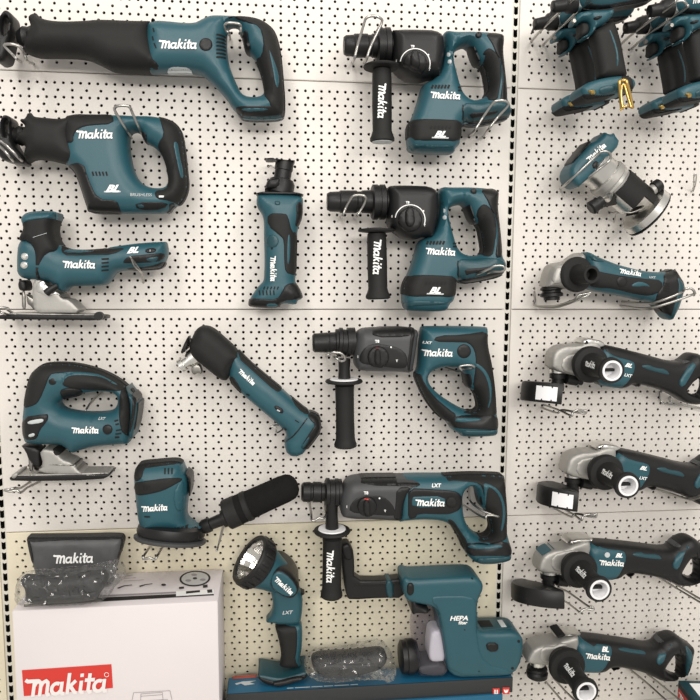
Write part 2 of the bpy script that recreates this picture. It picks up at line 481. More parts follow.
# ------------------------------------------------------------------ the pegboard wall
PW = mat('white painted board', (0.75, 0.71, 0.665), 0.45, var=0.025, vscale=6, bump=0.12, bscale=600)
PC = mat('cream tone board', (0.74, 0.68, 0.53), 0.45, var=0.03, vscale=6, bump=0.12, bscale=600)  # creamier tone for the lower boards, except in the right bay
UPR = mat('white painted upright', (0.66, 0.64, 0.58), 0.4, var=0.05)
VOID = mat('painted dark behind the boards', (0.003, 0.003, 0.003), 0.95)
PP, QQ, HH = 0.014075, 0.01185, 0.4        # hole pitch, row pitch, board height
def bx(u, v): return W(u, v, 0)[0]
def board_mesh(x0, x1, xph, name):
    """pressed board from x0 to x1, bottom at z=0; rows of holes, wide and narrow rows alternating, all meeting at xph"""
    gap = 0.0007; rad = 0.0025; th = 0.003; zt = HH - gap; zb = gap
    V = []; F = []
    def addq(P):
        b = len(V); V.extend(P); F.append([b, b + 1, b + 2, b + 3])
    hole_t = np.array([math.pi * 2 * i / 16 for i in range(16)])
    def cell(a, b, c, d, hx, hz):
        base = len(V)
        bp = []
        for i in range(4): bp.append((a + (b - a) * i / 4, c))
        for i in range(4): bp.append((b, c + (d - c) * i / 4))
        for i in range(4): bp.append((b - (b - a) * i / 4, d))
        for i in range(4): bp.append((a, d - (d - c) * i / 4))
        for p in bp: V.append((p[0], 0, p[1]))
        for i in range(16):
            t = -3 * math.pi / 4 + math.pi * 2 * i / 16
            V.append((hx + rad * math.cos(t), 0, hz + rad * math.sin(t)))
        for i in range(16):
            t = -3 * math.pi / 4 + math.pi * 2 * i / 16
            V.append((hx + rad * math.cos(t), th, hz + rad * math.sin(t)))
        for i in range(16):
            k = (i + 1) % 16
            F.append([base + i, base + k, base + 16 + k, base + 16 + i])
            F.append([base + 16 + i, base + 16 + k, base + 32 + k, base + 32 + i])
    zr = HH - 0.0172
    z_hi = zr + QQ / 2
    lip = 0.004
    xa, xb = x0 + gap, x1 - gap
    for row in range(32):
        z = zr - row * QQ
        pit = PP if row % 2 == 0 else PP * 5 / 3
        k0 = math.ceil((xa + lip + pit / 2 - xph) / pit); k1 = math.floor((xb - lip - pit / 2 - xph) / pit)
        if row % 2 == 0: pass
        for k in range(k0, k1 + 1):
            hx = xph + k * pit
            cell(hx - pit / 2, hx + pit / 2, z - QQ / 2, z + QQ / 2, hx, z)
        l = xph + k0 * pit - pit / 2; r = xph + k1 * pit + pit / 2
        addq([(xa, 0, z - QQ / 2), (l, 0, z - QQ / 2), (l, 0, z + QQ / 2), (xa, 0, z + QQ / 2)])
        addq([(r, 0, z - QQ / 2), (xb, 0, z - QQ / 2), (xb, 0, z + QQ / 2), (r, 0, z + QQ / 2)])
    z_lo = zr - 31 * QQ - QQ / 2
    bev = 0.0012
    for (za, zc) in ((z_hi, zt - bev), (zb + bev, z_lo)):
        addq([(xa, 0, za), (xb, 0, za), (xb, 0, zc), (xa, 0, zc)])
    # rolled edges
    addq([(xa, 0, zt - bev), (xb, 0, zt - bev), (xb, bev, zt), (xa, bev, zt)])
    addq([(xa, bev, zt), (xb, bev, zt), (xb, .012, zt), (xa, .012, zt)])
    addq([(xa, bev, zb), (xb, bev, zb), (xb, 0, zb + bev), (xa, 0, zb + bev)])
    addq([(xa, .012, zb), (xb, .012, zb), (xb, bev, zb), (xa, bev, zb)])
    addq([(xa, .012, zb), (xa, 0, zb), (xa, 0, zt), (xa, .012, zt)])
    addq([(xb, 0, zb), (xb, .012, zb), (xb, .012, zt), (xb, 0, zt)])
    me = bpy.data.meshes.new(name); me.from_pydata(V, [], F); me.update()
    return me
XL0 = bx(5.0, 520); XL1 = bx(504.5, 309); XR0 = bx(511.2, 300); XR1 = XR0 + 0.95
ph_l = bx(39.6, 331.9); ph_r = bx(544.4, 343)
XF1 = XL0 - (XR0 - XL1); XF0 = XF1 - 0.45
for (a, b, ph, nm) in ((XL0, XL1, ph_l, 'left'), (XR0, XR1, ph_r, 'right'), (XF0, XF1, ph_l, 'far')):
    me = board_mesh(a, b, ph, 'board')
    for k in range(-3, 2):
        mm = me
        if k <= -2:
            mm = me if False else me.copy()
        o = bpy.data.objects.new('wall_back', mm); link(o)
        mm.materials.clear(); mm.materials.append(PC if (k <= -2 and nm != 'right') else PW)
        o.location = (0, 0, Z0 + k * HH); o['kind'] = 'structure'
# slotted uprights in the gaps between the bays
def upright(x0, x1, k):
    V = []; F = []
    zlo, zhi = Z0 - 3 * HH, Z0 + 2 * HH
    pitch = 0.0196; w = x1 - x0; xa, xb = x0 + w * .22, x0 + w * .80; yb = 0.004
    def q(P):
        b = len(V); V.extend(P); F.append([b + i for i in range(len(P))])
    q([(x0 - .004, yb, zlo), (xa, yb, zlo), (xa, yb, zhi), (x0 - .004, yb, zhi)])
    q([(xb, yb, zlo), (x1 + .004, yb, zlo), (x1 + .004, yb, zhi), (xb, yb, zhi)])
    n = int((zhi - zlo) / pitch)
    for i in range(n + 1):
        z = zlo + i * pitch; h = pitch * .30
        # bridge between slots, waisted like the punched tabs
        xm = (xa + xb) / 2
        q([(xa, yb, z - h * .35), (xm, yb, z - h * .62), (xb, yb, z - h * .35), (xb, yb, z + h * .75), (xm, yb, z + h * .45), (xa, yb, z + h * .75)])
    o = mesh_obj('trim_%d' % k, V, F, UPR, None, smooth=False); o['kind'] = 'structure'
upright(XL1, XR0, 1); upright(XF1, XL0, 2)
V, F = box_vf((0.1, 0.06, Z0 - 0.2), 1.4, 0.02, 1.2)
o = mesh_obj('dark_backing', V, F, VOID, None, smooth=False); o['kind'] = 'structure'  # near-black sheet added so the holes and slots read as deep shade

# ------------------------------------------------------------------ light
scene.view_settings.view_transform = 'Standard'
scene.view_settings.look = 'None'
wd = bpy.data.worlds.new('shop'); scene.world = wd; wd.use_nodes = True
bg = wd.node_tree.nodes['Background']; bg.inputs[0].default_value = (1.0, 0.96, 0.91, 1); bg.inputs[1].default_value = 0.60
def area(name, loc, target, sx, sy, power, col=(1, 0.96, 0.9)):
    l = bpy.data.lights.new(name, 'AREA'); l.shape = 'RECTANGLE'; l.size = sx; l.size_y = sy; l.energy = power; l.color = col
    o = bpy.data.objects.new(name, l); link(o); o.location = loc
    o.rotation_euler = (Vector(target) - Vector(loc)).to_track_quat('-Z', 'Y').to_euler(); return o
area('tube_or_fill', (-0.75, -1.6, Z0 + 1.5), (-0.1, 0, Z0 - .4), 0.3, 1.5, 16)
area('tube_or_fill', (0.95, -1.6, Z0 + 1.5), (0.2, 0, Z0 - .4), 0.3, 1.5, 17)
area('tube_or_fill', (0.1, -2.9, Z0 + .7), (0.15, 0, Z0 - .35), 2.4, 0.4, 46)  # front fill added to brighten the lower wall, not an overhead tube
A = Cr(0, 0, 4); B = Cr(130, 0, 4)
# ---- large reciprocating saw, top left
T = Tool('reciprocating_saw', 'long teal and black reciprocating saw with a D-handle, hung highest on the left', 'reciprocating saw', None, 0.055, B(350, 480))
body = inflate('body', T, B((95, 84), (112, 78), (250, 93), (285, 75), (315, 60), (350, 58), (440, 62), (500, 68), (545, 88), (582, 130), (603, 220), (612, 330), (618, 400), (617, 470), (600, 488), (455, 490), (440, 465), (412, 440), (385, 395), (320, 330), (283, 300), (150, 300), (60, 303), (60, 90)),
    TEAL, 0.036, 0.03, 0.006, holes=[B((400, 118), (436, 118), (452, 150), (462, 210), (500, 240), (520, 285), (534, 345), (536, 384), (452, 386), (425, 335), (398, 270), (388, 205), (390, 140))])
inflate('nose_boot', T, A((108, 66), (135, 50), (153, 60), (162, 76), (220, 84), (330, 82), (400, 75), (500, 80), (600, 82), (627, 78), (606, 120), (618, 185), (645, 250), (666, 302), (600, 304), (470, 298), (430, 277), (390, 256), (345, 241), (250, 238), (175, 238), (130, 225), (90, 205), (88, 190), (100, 178), (80, 165), (105, 148), (98, 125), (125, 105)), RUB, 0.040, 0.03, 0.008, sm=2)
g_ = inflate('handle_grip', T, B((385, 64), (500, 62), (555, 85), (595, 130), (615, 220), (622, 330), (628, 465), (560, 452), (563, 418), (545, 392), (536, 384), (534, 345), (520, 285), (500, 240), (528, 222), (535, 160), (518, 105), (470, 88), (400, 84)), RUB, base=body, t=0.0016)
inflate('grip_inlay', T, B((552, 182), (565, 215), (585, 262), (599, 318), (590, 358), (580, 330), (572, 280)), TEAL, base=g_, t=0.001)
inflate('trigger', T, B((448, 122), (482, 124), (492, 170), (494, 218), (480, 230), (462, 215), (452, 175)), BLK, 0.031, 0.012, 0.004)
inflate('shoe', T, A((8, 62), (25, 43), (42, 50), (56, 68), (56, 95), (48, 150), (42, 185), (32, 240), (12, 252), (-14, 252), (-14, 100)), BLK, 0.024, 0.008, 0.012, by=.066, holes=[A((18, 80), (32, 70), (40, 85), (36, 130), (22, 150), (14, 120))])
lathe('blade_clamp', T, BLK, W(*A(150, 150), .055), (-1, 0, -.05), [(0, .016), (.006, .018), (.012, .016), (.02, .017), (.03, .01)])
inflate('battery_mount', T, B((418, 432), (440, 424), (560, 424), (608, 420), (622, 440), (622, 480), (605, 492), (450, 495), (440, 470)), BLK, base=body, t=0.001)
inflate('rail', T, B((440, 432), (550, 430), (558, 445), (450, 450)), TEAL, base=body, t=0.0022)
inflate('rail', T, B((445, 462), (500, 472), (600, 462), (612, 476), (600, 490), (455, 492)), TEALD, base=body, t=0.0024)
slots(T, [B(*bar(346, 138 + i * 15, 384, 150 + i * 14, 7)) for i in range(7)] + [A(*bar(612, 112, 616, 128, 5)), A(*bar(609, 145, 613, 162, 5)), A(*bar(616, 172, 624, 192, 5))], body)
inflate('brush_cap', T, ell(*B(303, 178), 6.8), BLK, base=body, t=0.0018)
inflate('inspection_window', T, B((150, 284), (180, 276), (245, 280), (250, 298), (150, 299)), LGR, base=body, t=0.0008)
logo(T, body, *B(193, 178), 39, -1)
# ---- compact reciprocating saw
C = Cr(0, 85, 5); D = Cr(70, 95, 5)
T = Tool('reciprocating_saw', 'compact teal and black reciprocating saw with BL mark, below the long one', 'reciprocating saw', None, 0.055, D(280, 590))
sil = D((-40, 110), (20, 97), (90, 100), (215, 98), (330, 103), (400, 103), (480, 118), (535, 150), (565, 200), (580, 300), (590, 400), (598, 470), (575, 535), (545, 560), (520, 565), (505, 597), (400, 595), (265, 596), (100, 590), (85, 560), (65, 500), (40, 420), (15, 365), (-40, 340))
hole = D((320, 195), (350, 192), (372, 215), (385, 245), (430, 265), (465, 310), (485, 380), (490, 440), (470, 462), (420, 466), (375, 455), (345, 425), (322, 370), (308, 300), (305, 220))
body = inflate('body', T, sil, TEAL, 0.034, 0.026, 0.006, holes=[hole])
inflate('nose_boot', T, C((100, 165), (125, 170), (140, 128), (158, 145), (172, 162), (230, 165), (300, 170), (360, 152), (430, 145), (575, 148), (575, 190), (440, 200), (400, 225), (395, 280), (420, 330), (438, 370), (425, 400), (395, 415), (360, 410), (320, 395), (260, 380), (190, 375), (160, 395), (145, 400), (120, 370), (118, 330), (130, 300), (80, 285), (85, 230), (115, 225), (125, 200), (105, 185)), RUB, 0.037, 0.026, 0.008)
inflate('front_cover', T, D((-30, 360), (65, 330), (95, 430), (140, 520), (235, 525), (250, 565), (265, 600), (100, 600), (60, 530), (10, 380)), BLK, base=body, t=0.0016)
inflate('collar', T, D((-40, 90), (90, 92), (215, 95), (220, 145), (100, 152), (50, 165), (15, 200), (20, 240), (-40, 240)), RUB, base=body, t=0.0018)
g_ = inflate('handle_grip', T, D((440, 95), (520, 110), (575, 180), (595, 300), (606, 470), (560, 560), (500, 530), (430, 520), (420, 478), (480, 470), (490, 440), (485, 380), (465, 310), (440, 270), (440, 240), (470, 200), (455, 140)), RUB, base=body, t=0.0016)
inflate('grip_inlay', T, D((515, 235), (538, 232), (548, 300), (570, 395), (560, 428), (545, 380), (530, 310)), TEAL, base=g_, t=0.001)
inflate('trigger', T, D((352, 185), (390, 178), (415, 190), (425, 225), (410, 252), (385, 250), (368, 225)), BLK, 0.029, 0.012, 0.004)
inflate('front_rail', T, D((320, 535), (500, 535), (470, 575), (340, 580)), BLK, base=body, t=0.0012)
inflate('rail', T, D((330, 545), (370, 545), (375, 565), (345, 570)), TEALD, base=body, t=0.002)
inflate('rail', T, D((490, 545), (530, 535), (515, 598), (480, 598), (500, 570)), BLK, base=body, t=0.002)
inflate('shoe', T, C((12, 165), (30, 148), (66, 168), (60, 215), (68, 300), (120, 350), (135, 400), (80, 395), (-10, 370), (-10, 230)), BLK, 0.024, 0.008, 0.012, by=.066, holes=[C((24, 185), (45, 175), (52, 195), (42, 260), (30, 265))])
lathe('blade_clamp', T, BLK, W(*C(125, 255), .055), (-1, 0, 0), [(0, .014), (.006, .016), (.012, .013), (.018, .013), (.022, .008)])
slots(T, [D(*bar(112 + i * 17, 383, 118 + i * 17, 404, 8)) for i in range(5)], body)
logo(T, body, *D(125, 197), 37.5, 0)
text(T, 'BL', body, *D(213, 468), 14, 0, WHT, 0.45, hscale=.8, bold=.05)
flat('underline', T, [D((172, 480), (255, 480), (252, 487), (170, 487))], LGR, body, lift=.001)
text(T, 'BRUSHLESS', body, *D(358, 500), 21, 0, LGR, 0.0, bold=0)
flat('marking', T, [D((445, 503), (470, 503), (468, 512), (445, 512))], WHT, g_)
# ---- barrel jigsaw
E_ = Cr(0, 195, 5); F_ = Cr(70, 210, 5)
T = Tool('jigsaw', 'barrel-grip jigsaw with knob-shaped top, BL mark and steel sole, on the left', 'jigsaw', None, 0.055, E_(250, 620))
body = inflate('body', T, E_((90, 230), (150, 200), (300, 240), (340, 275), (430, 280), (545, 270)) + F_((180, 190), (250, 178), (350, 165), (470, 158), (492, 162), (500, 220), (490, 245), (475, 290), (400, 298), (280, 302), (240, 310), (212, 360), (180, 378), (60, 380)) + E_((360, 455), (345, 485), (300, 480), (270, 455), (240, 425), (85, 420), (82, 320)), TEAL, 0.033, 0.024, 0.006)
kg = inflate('knob_grip', T, E_((105, 110), (140, 92), (220, 86), (290, 90), (318, 108), (312, 135), (300, 165), (305, 215), (325, 250), (335, 290), (300, 305), (268, 355), (245, 420), (172, 420), (172, 245), (95, 228), (98, 205), (118, 170), (110, 140)), RUB, 0.037, 0.014, 0.014)
inflate('knob_cap', T, E_((104, 118), (118, 92), (170, 78), (250, 78), (305, 90), (320, 112), (314, 138), (270, 118), (200, 118), (130, 130), (108, 148)), TEAL, base=kg, t=0.002)
inflate('barrel_grip', T, E_((310, 240), (380, 245), (460, 250), (540, 270), (640, 262), (560, 300), (480, 300), (400, 303), (310, 303)), RUB, base=body, t=0.0016)
inflate('grip_inlay', T, E_((315, 275), (370, 268), (430, 275), (490, 282), (430, 290), (320, 292)), TEAL, base=body, t=0.0030)
for q in ((131, 308), (128, 351)): lathe('screw', T, ALL, W(*E_(*q), .055 + .026), (0, -1, 0), [(0, .0055), (.007, .0055), (.009, .003)])
fb = inflate('foot_bracket', T, E_((170, 425), (240, 425), (275, 465), (330, 490), (345, 515), (385, 520), (440, 585), (300, 585), (180, 590), (160, 520)), ALU, 0.024, 0.003, 0.022, sm=1)
inflate('bracket_face', T, E_((180, 432), (238, 432), (300, 478), (330, 500), (180, 500)), ALL, base=fb, t=.0012)
inflate('roller_guard', T, E_((90, 425), (160, 425), (165, 480), (92, 478)), BLK, 0.018, 0.005, 0.012)
inflate('blade', T, E_((108, 480), (128, 480), (130, 570), (122, 575), (110, 570)), STL, 0.0025, 0.002, 0.001, sm=1)
inflate('plunger', T, E_((130, 490), (165, 505), (235, 535), (228, 575), (170, 575), (150, 550), (135, 545)), STL, 0.012, 0.004, 0.008)
tube('bevel_lever', T, BLK, [W(*E_(232, 490), .085), W(*E_(255, 470), .086), W(*E_(285, 452), .082)], [.0065, .0055, .0045], smooth=False)
inflate('sole', T, E_((-15, 602), (40, 596), (300, 600), (500, 602), (522, 608), (515, 628), (300, 624), (0, 622), (-20, 614)), BLK, 0.024, 0.003, 0.022, sm=1, by='front')
inflate('sole_plate', T, E_((20, 592), (100, 590), (300, 594), (440, 596), (500, 602), (60, 600)), ALU, 0.022, 0.002, 0.021, sm=1, by='front')
lathe('sole_nut', T, BLK, W(*E_(500, 604), .085), (0, -1, 0), [(0, .007), (.01, .007)])
inflate('battery_mount', T, F_((290, 230), (390, 222), (475, 212), (480, 240), (440, 262), (280, 268), (260, 262)), BLK, base=body, t=0.0012)
inflate('rail', T, F_((375, 240), (450, 228), (440, 250), (425, 262), (385, 258)), TEALD, base=body, t=0.0022)
inflate('lower_rail', T, F_((275, 290), (400, 284), (470, 255), (485, 270), (475, 300), (300, 305)), BLK, base=body, t=0.0014)
slots(T, [F_(*bar(158, 246 + i * 19, 194, 243 + i * 19, 8)) for i in range(4)], body)
inflate('slide_switch', T, F_((375, 194), (430, 188), (432, 212), (376, 216)), BLK, base=body, t=0.0016)
flat('marking', T, [F_(*bar(402, 198, 402, 208, 2))], WHT, body, lift=.003)
logo(T, body, *E_(397, 347), 33.5, -1)
text(T, 'BL', body, *F_(314, 200), 12, 3, WHT, 0.45, hscale=.8, bold=.05)
flat('marking', T, [E_(*bar(165, 212, 235, 190, 2))], LGR, None, .055 + .0375)
def side_handle(T, top, bot, y, rg, flange=None, ring=False, stem=None, grip_prof=None, lab=None, textat=None, ang=-90, w=25):
    """auxiliary handle: stem, flange, grip and flared end, from photo point top to bot"""
    prof_ = grip_prof or [(0, rg * .75), (.02, rg * .95), (.12, rg), (.5, rg * 1.03), (.84, rg * 1.0), (.90, rg * 1.12), (.95, rg * 1.28), (.985, rg * 1.28), (1, rg * 1.12)]
    g_ = lathe_px('side_handle', T, RUB, (*top, y), (*bot, y), prof_)
    if flange:
        u, v, r = flange
        f = lathe_px('flange', T, RUB, (u, v - 2.2, y), (u, v + 2.4, y), [(0, r * .45), (.25, r * .96), (.55, r), (.8, r * .96), (1, r * .6)], n=40)
        f.parent = g_
        if ring:
            q = lathe_px('flange_ring', T, WPL, (u, v - 2.6, y), (u, v + .5, y), [(0, r * .52), (.02, r * .72), (.5, r * .76), (1, r * .6)], n=40)
            q.parent = g_
    if stem:
        q = lathe_px('stem', T, BLK, (*stem[0], y), (*stem[1], y), [(0, stem[2]), (.5, stem[2] * .92), (1, stem[2] * 1.05)]); q.parent = g_
    if textat:
        k = np.linalg.norm(W(textat[0] + 1, textat[1], y) - W(*textat, y))
        s = Shape(); s.yc = y; s.hw = rg * k; s.loops = None
        ax = W(*top, y)[[0, 2]]; bx_ = W(*bot, y)[[0, 2]]; d = (bx_ - ax) / np.linalg.norm(bx_ - ax)
        def h(Q):
            q = np.asarray(Q) - ax; off = q[:, 0] * d[1] - q[:, 1] * d[0]
            return np.sqrt(np.maximum(0, (rg * 1.04 * k) ** 2 - off ** 2))
        s.h = h
        o = logo(T, s, *textat, w, ang); o.parent = g_
    return g_
def chuck(T, a, b, y, rs):
    return lathe_px('chuck', T, BLK, (*a, y), (*b, y), rs)

def hammer_bl(G, label, chuck_a, hand, loc, tail):
    T = Tool('rotary_hammer', label, 'rotary hammer', None, 0.060, loc)
    out = G((425, 106), (500, 106), (560, 105), (640, 111), (676, 120), (674, 150), (671, 185), (680, 260), (688, 340), (690, 382), (702, 400), (704, 428), (690, 455), (600, 478), (520, 490), (506, 470), (505, 520), (497, 560), (480, 572), (470, 598), (430, 602), (320, 600), (292, 592), (282, 565), (282, 520), (285, 492), (300, 465), (318, 420), (335, 360), (348, 320), (400, 300), (420, 250), (430, 180))
    hole = G((474, 190), (490, 180), (522, 176), (540, 220), (556, 250), (582, 262), (592, 315), (600, 372), (570, 382), (535, 374), (512, 350), (498, 310), (485, 260), (475, 220))
    body = inflate('body', T, out, TEAL, 0.036, 0.022, 0.007, holes=[hole])
    gb = inflate('gearbox', T, G((222, 112), (240, 99), (300, 97), (432, 101), (438, 180), (425, 260), (412, 303), (392, 312), (370, 304), (330, 318), (285, 314), (245, 288), (222, 262), (218, 180)), BLK, 0.039, 0.02, 0.01)
    chuck(T, G(230, 163), chuck_a, .06, [(0, 12), (.12, 12), (.13, 16), (.24, 16), (.26, 11.5), (.42, 11), (.44, 10), (.5, 10), (.52, 11), (.78, 11), (.80, 10), (.95, 9.6), (1, 8)])
    lathe_px('clamp_collar', T, BLK, (*G(222, 165), .06), (*G(166, 165), .06), [(0, 15), (.08, 17.2), (.4, 17.2), (.42, 16), (.58, 16), (.6, 17.2), (.92, 17.2), (1, 15)])
    slots(T, [G(*bar(170 + 16 * i, 132 + 22 * j, 178 + 16 * i, 132 + 22 * j, 9)) for i in range(3) for j in range(2)], gb, name='clamp_tooth') if False else None
    side_handle(T, G(*hand[0]), G(*hand[1]), .075, 9.6, flange=(*G(hand[0][0], hand[0][1] - 8), 18.5), textat=G(hand[0][0] * .45 + hand[1][0] * .55, 385), ang=-92, w=36)
    q = lathe_px('end_cap', T, LGR, (*G(hand[1][0], hand[1][1] - 3), .075), (*G(hand[1][0], hand[1][1] + 2), .075), [(0, 10.5), (1, 10.2)])
    # mode dial
    c = G(320, 235)
    dl = inflate('mode_dial', T, ell(*c, 12.5, 12.5), BLK, base=gb, t=0.006)
    k = inflate('dial_lever', T, G((300, 185), (335, 182), (342, 262), (300, 265)), BLK, base=dl, t=0.006)
    ar = [(c[0] + 15.4 * math.cos(t), c[1] - 15.4 * math.sin(t)) for t in np.linspace(math.radians(172), math.radians(-16), 24)]
    ar2 = [(c[0] + 14.5 * math.cos(t), c[1] - 14.5 * math.sin(t)) for t in np.linspace(math.radians(-16), math.radians(172), 24)]
    flat('dial_scale', T, [ar + ar2], WHT, gb, lift=0.0012)
    for (a, b, s) in ((247, 222, '1'), (310, 166, 'T8'), (373, 200, '•'), (378, 257, 'T')):
        if s == '•': flat('dial_mark', T, [ell(*G(a, b), .9, n=8)], WHT, gb, lift=.0012)
        else: text(T, s, gb, *G(a, b), 3.6 if len(s) > 1 else 1.9, 0, WHT, 0, name='dial_mark', bold=.05)
    # rubber and covers
    inflate('rear_cap', T, G((600, 113), (640, 108), (680, 118), (674, 190), (684, 260), (694, 384), (660, 388), (668, 330), (672, 280), (664, 225), (640, 185), (625, 150)), BLK, base=body)
    inflate('handle_grip', T, G((585, 205), (600, 180), (620, 170), (645, 190), (662, 225), (668, 270), (660, 330), (650, 385), (600, 378), (594, 318), (584, 262)), RUB, base=body, t=0.0022)
    inflate('trigger', T, G((524, 178), (538, 165), (560, 170), (572, 200), (580, 235), (578, 256), (556, 254), (540, 225)), BLK, 0.030, 0.01, 0.005)
    lathe('switch_knob', T, BLK, W(*G(573, 122), .06 + .03), (0, -1, 0), [(0, .005), (.005, .0045), (.006, .003)])
    cov = inflate('front_cover', T, G((296, 462), (350, 455), (430, 456), (510, 462), (508, 530), (492, 546), (420, 542), (330, 544), (288, 535), (280, 520), (284, 492)), RUB, base=body, t=0.002)
    inflate('foot_rail', T, G((288, 560), (345, 558), (480, 562), (470, 575), (345, 580), (300, 590)), TEALD, base=body, t=0.002)
    bm_ = inflate('battery_mount', T, G((510, 392), (560, 392), (640, 385), (700, 398), (708, 425), (690, 460), (600, 480), (515, 492), (508, 450)), TEALD, base=body, t=0.002)
    inflate('rail', T, G((535, 432), (600, 428), (660, 420), (640, 440), (560, 452), (545, 460)), BLK, base=bm_, t=0.0014)
    inflate('rail', T, G((512, 475), (600, 462), (690, 440), (690, 462), (610, 485), (525, 497)), BLK, base=bm_, t=0.0016)
    inflate('mount_edge', T, G((508, 392), (514, 392), (516, 480), (510, 480)), BLK, base=bm_, t=0.001)
    slots(T, [G(*bar(386 + 13 * i, 334, 392 + 13 * i, 320, 8)) for i in range(6)] + [G(*bar(492, 330, 508, 330, 7)), G(*bar(492, 342, 508, 342, 7))], body)
    slots(T, [G(*bar(382 + 15 * i, 494, 388 + 15 * i, 484, 7)) for i in range(6)], cov)
    for i in range(3): inflate('indicator_light', T, G(*bar(440 + 5 * i, 172 + i * 27, 457 + 5 * i, 172 + i * 27, 17)), LGR if i else TEALD, base=body, t=0.001)
    logo(T, body, *G(442, 362), 30.5, -3)
    text(T, 'BL', cov, *G(420, 517), 12, -1, WHT, 0.45, hscale=.8, bold=.05)
    flat('underline', T, [G((388, 528), (455, 530), (453, 535), (386, 533))], LGR, cov, lift=.001)
    return T
G1 = Cr(335, 5, 4); G2 = Cr(330, 161, 4)
hammer_bl(G1, 'black and teal rotary hammer with BL mark, uppermost of the column with side handles', G1(35, 163), ((187, 255), (189, 548)), G1(400, 600), 0)
hammer_bl(G2, 'black and teal rotary hammer with BL mark and longer ribbed chuck, second in its column', G2(-12, 163), ((186, 285), (192, 552)), G2(400, 600), 0)

# ---- grey nosed hammer with D-handle (third)
I_ = Cr(325, 300, 4)
def brushdial(T, gb, c, r, lv, redat):
    dl = inflate('mode_dial', T, ell(*c, r, r), BLK, base=gb, t=0.005)
    k = inflate('dial_lever', T, lv, RUB, base=dl, t=0.006)
    inflate('dial_marker', T, redat, RED, base=k, t=0.0008)
T = Tool('rotary_hammer', 'rotary hammer with grey gearbox and plain ribbed side handle, third in its column', 'rotary hammer', None, 0.060, I_(600, 545))
body = inflate('body', T, I_((375, 106), (385, 104), (500, 103), (640, 106), (653, 114), (650, 180), (668, 255), (682, 355), (687, 455), (694, 485), (690, 542), (640, 546), (545, 546), (530, 530), (498, 512), (488, 488), (440, 452), (392, 388), (362, 325), (350, 290), (365, 270)), TEAL, 0.034, 0.02, 0.007,
    holes=[I_((412, 318), (418, 294), (445, 276), (490, 266), (540, 270), (548, 300), (558, 345), (588, 356), (598, 395), (602, 425), (585, 440), (545, 434), (490, 402), (445, 370), (420, 342))])
gb = inflate('gearbox', T, I_((130, 112), (180, 107), (378, 105), (368, 180), (357, 250), (350, 288), (330, 292), (300, 286), (150, 286), (118, 268), (108, 225), (110, 150)), GRY, 0.036, 0.018, 0.01)
inflate('gearbox_seam', T, I_((345, 105), (362, 105), (352, 190), (338, 290), (326, 290), (338, 190)), BLK, base=gb, t=0.0012)
inflate('top_cover', T, I_((188, 110), (340, 107), (348, 128), (335, 148), (190, 150)), BLK, base=gb, t=0.003)
dr = inflate('dial_recess', T, I_((135, 252), (140, 215), (165, 185), (200, 172), (250, 180), (300, 192), (330, 222), (330, 270), (300, 276), (250, 270), (190, 262)), BLK, base=gb, t=0.001)
brushdial(T, dr, I_(213, 228), 11, I_((198, 195), (222, 195), (226, 262), (196, 262)), I_((198, 180), (218, 180), (218, 192), (198, 192)))
for (a, b, s) in ((208, 165, 'T8'), (131, 226, 'I'), (287, 243, 'T')): text(T, s, gb, *I_(a, b), 4.5 if len(s) > 1 else 2, 0, WHT, 0, name='dial_mark', bold=.03)
flat('dial_mark', T, [ell(*I_(263, 188), .9, n=8)], WHT, gb, lift=.003)
chuck(T, I_(120, 166), (312.5, 343), .06, [(0, 14), (.18, 14), (.2, 11.5), (.36, 11.5), (.37, 13), (.45, 13), (.46, 10), (.60, 10), (.62, 9.5), (.66, 10), (.9, 9.5), (.96, 9.5), (1, 7.5)])
lathe_px('clamp_collar', T, BLK, (*I_(108, 172), .06), (*I_(48, 168), .06), [(0, 12), (.1, 14), (.3, 14), (.35, 13), (.65, 13), (.7, 14.5), (.9, 14.5), (1, 12)])
side_handle(T, I_(78, 335), I_(82, 588), .07, 9.6, flange=(*I_(76, 324), 18.8), ring=True, stem=(I_(77, 235), I_(77, 322), 6.2), grip_prof=[(0, 8), (.03, 9.8), (.1, 9.4), (.5, 9.2), (.84, 9.6), (.9, 10.2), (.95, 11.4), (.985, 11.4), (1, 10)])
g_ = inflate('handle_grip', T, I_((430, 168), (448, 142), (560, 138), (652, 122), (656, 180), (672, 255), (687, 355), (692, 470), (600, 462), (540, 448), (585, 440), (602, 425), (598, 395), (590, 350), (598, 300), (604, 250), (598, 200), (575, 172), (540, 170)), RUB, base=body)
inflate('grip_edge', T, I_((590, 250), (620, 258), (650, 290), (668, 340), (666, 400), (654, 436), (650, 432), (660, 390), (656, 345), (640, 300), (615, 272), (590, 262)), TEAL, base=g_, t=0.001)
inflate('front_strut', T, I_((346, 290), (384, 292), (396, 330), (440, 390), (500, 440), (530, 460), (500, 495), (436, 455), (386, 392), (355, 325)), RUB, base=body)
inflate('brush_cap', T, ell(*I_(556, 205), 7.2), BLK, base=body, t=0.002)
inflate('trigger', T, I_((542, 270), (585, 268), (592, 300), (590, 352), (565, 350), (548, 325)), BLK, 0.028, 0.01, 0.004)
inflate('trigger_edge', T, I_((584, 275), (594, 275), (596, 352), (586, 350)), TEAL, 0.027, 0.006, 0.004)
bm_ = inflate('battery_mount', T, I_((488, 486), (530, 462), (600, 458), (690, 460), (696, 500), (690, 522), (540, 515), (500, 508)), BLK, base=body, t=0.002)
inflate('rail', T, I_((520, 474), (560, 470), (630, 472), (615, 486), (520, 490)), TEAL, base=bm_, t=0.0012)
inflate('rail', T, I_((538, 518), (640, 524), (692, 516), (690, 545), (545, 548)), TEALD, base=body, t=0.003)
logo(T, body, *I_(450, 211), 31, -1)
text(T, 'LXT', body, *I_(412, 171), 8, 0, WHT, 0.3, hscale=.85, bold=.03)

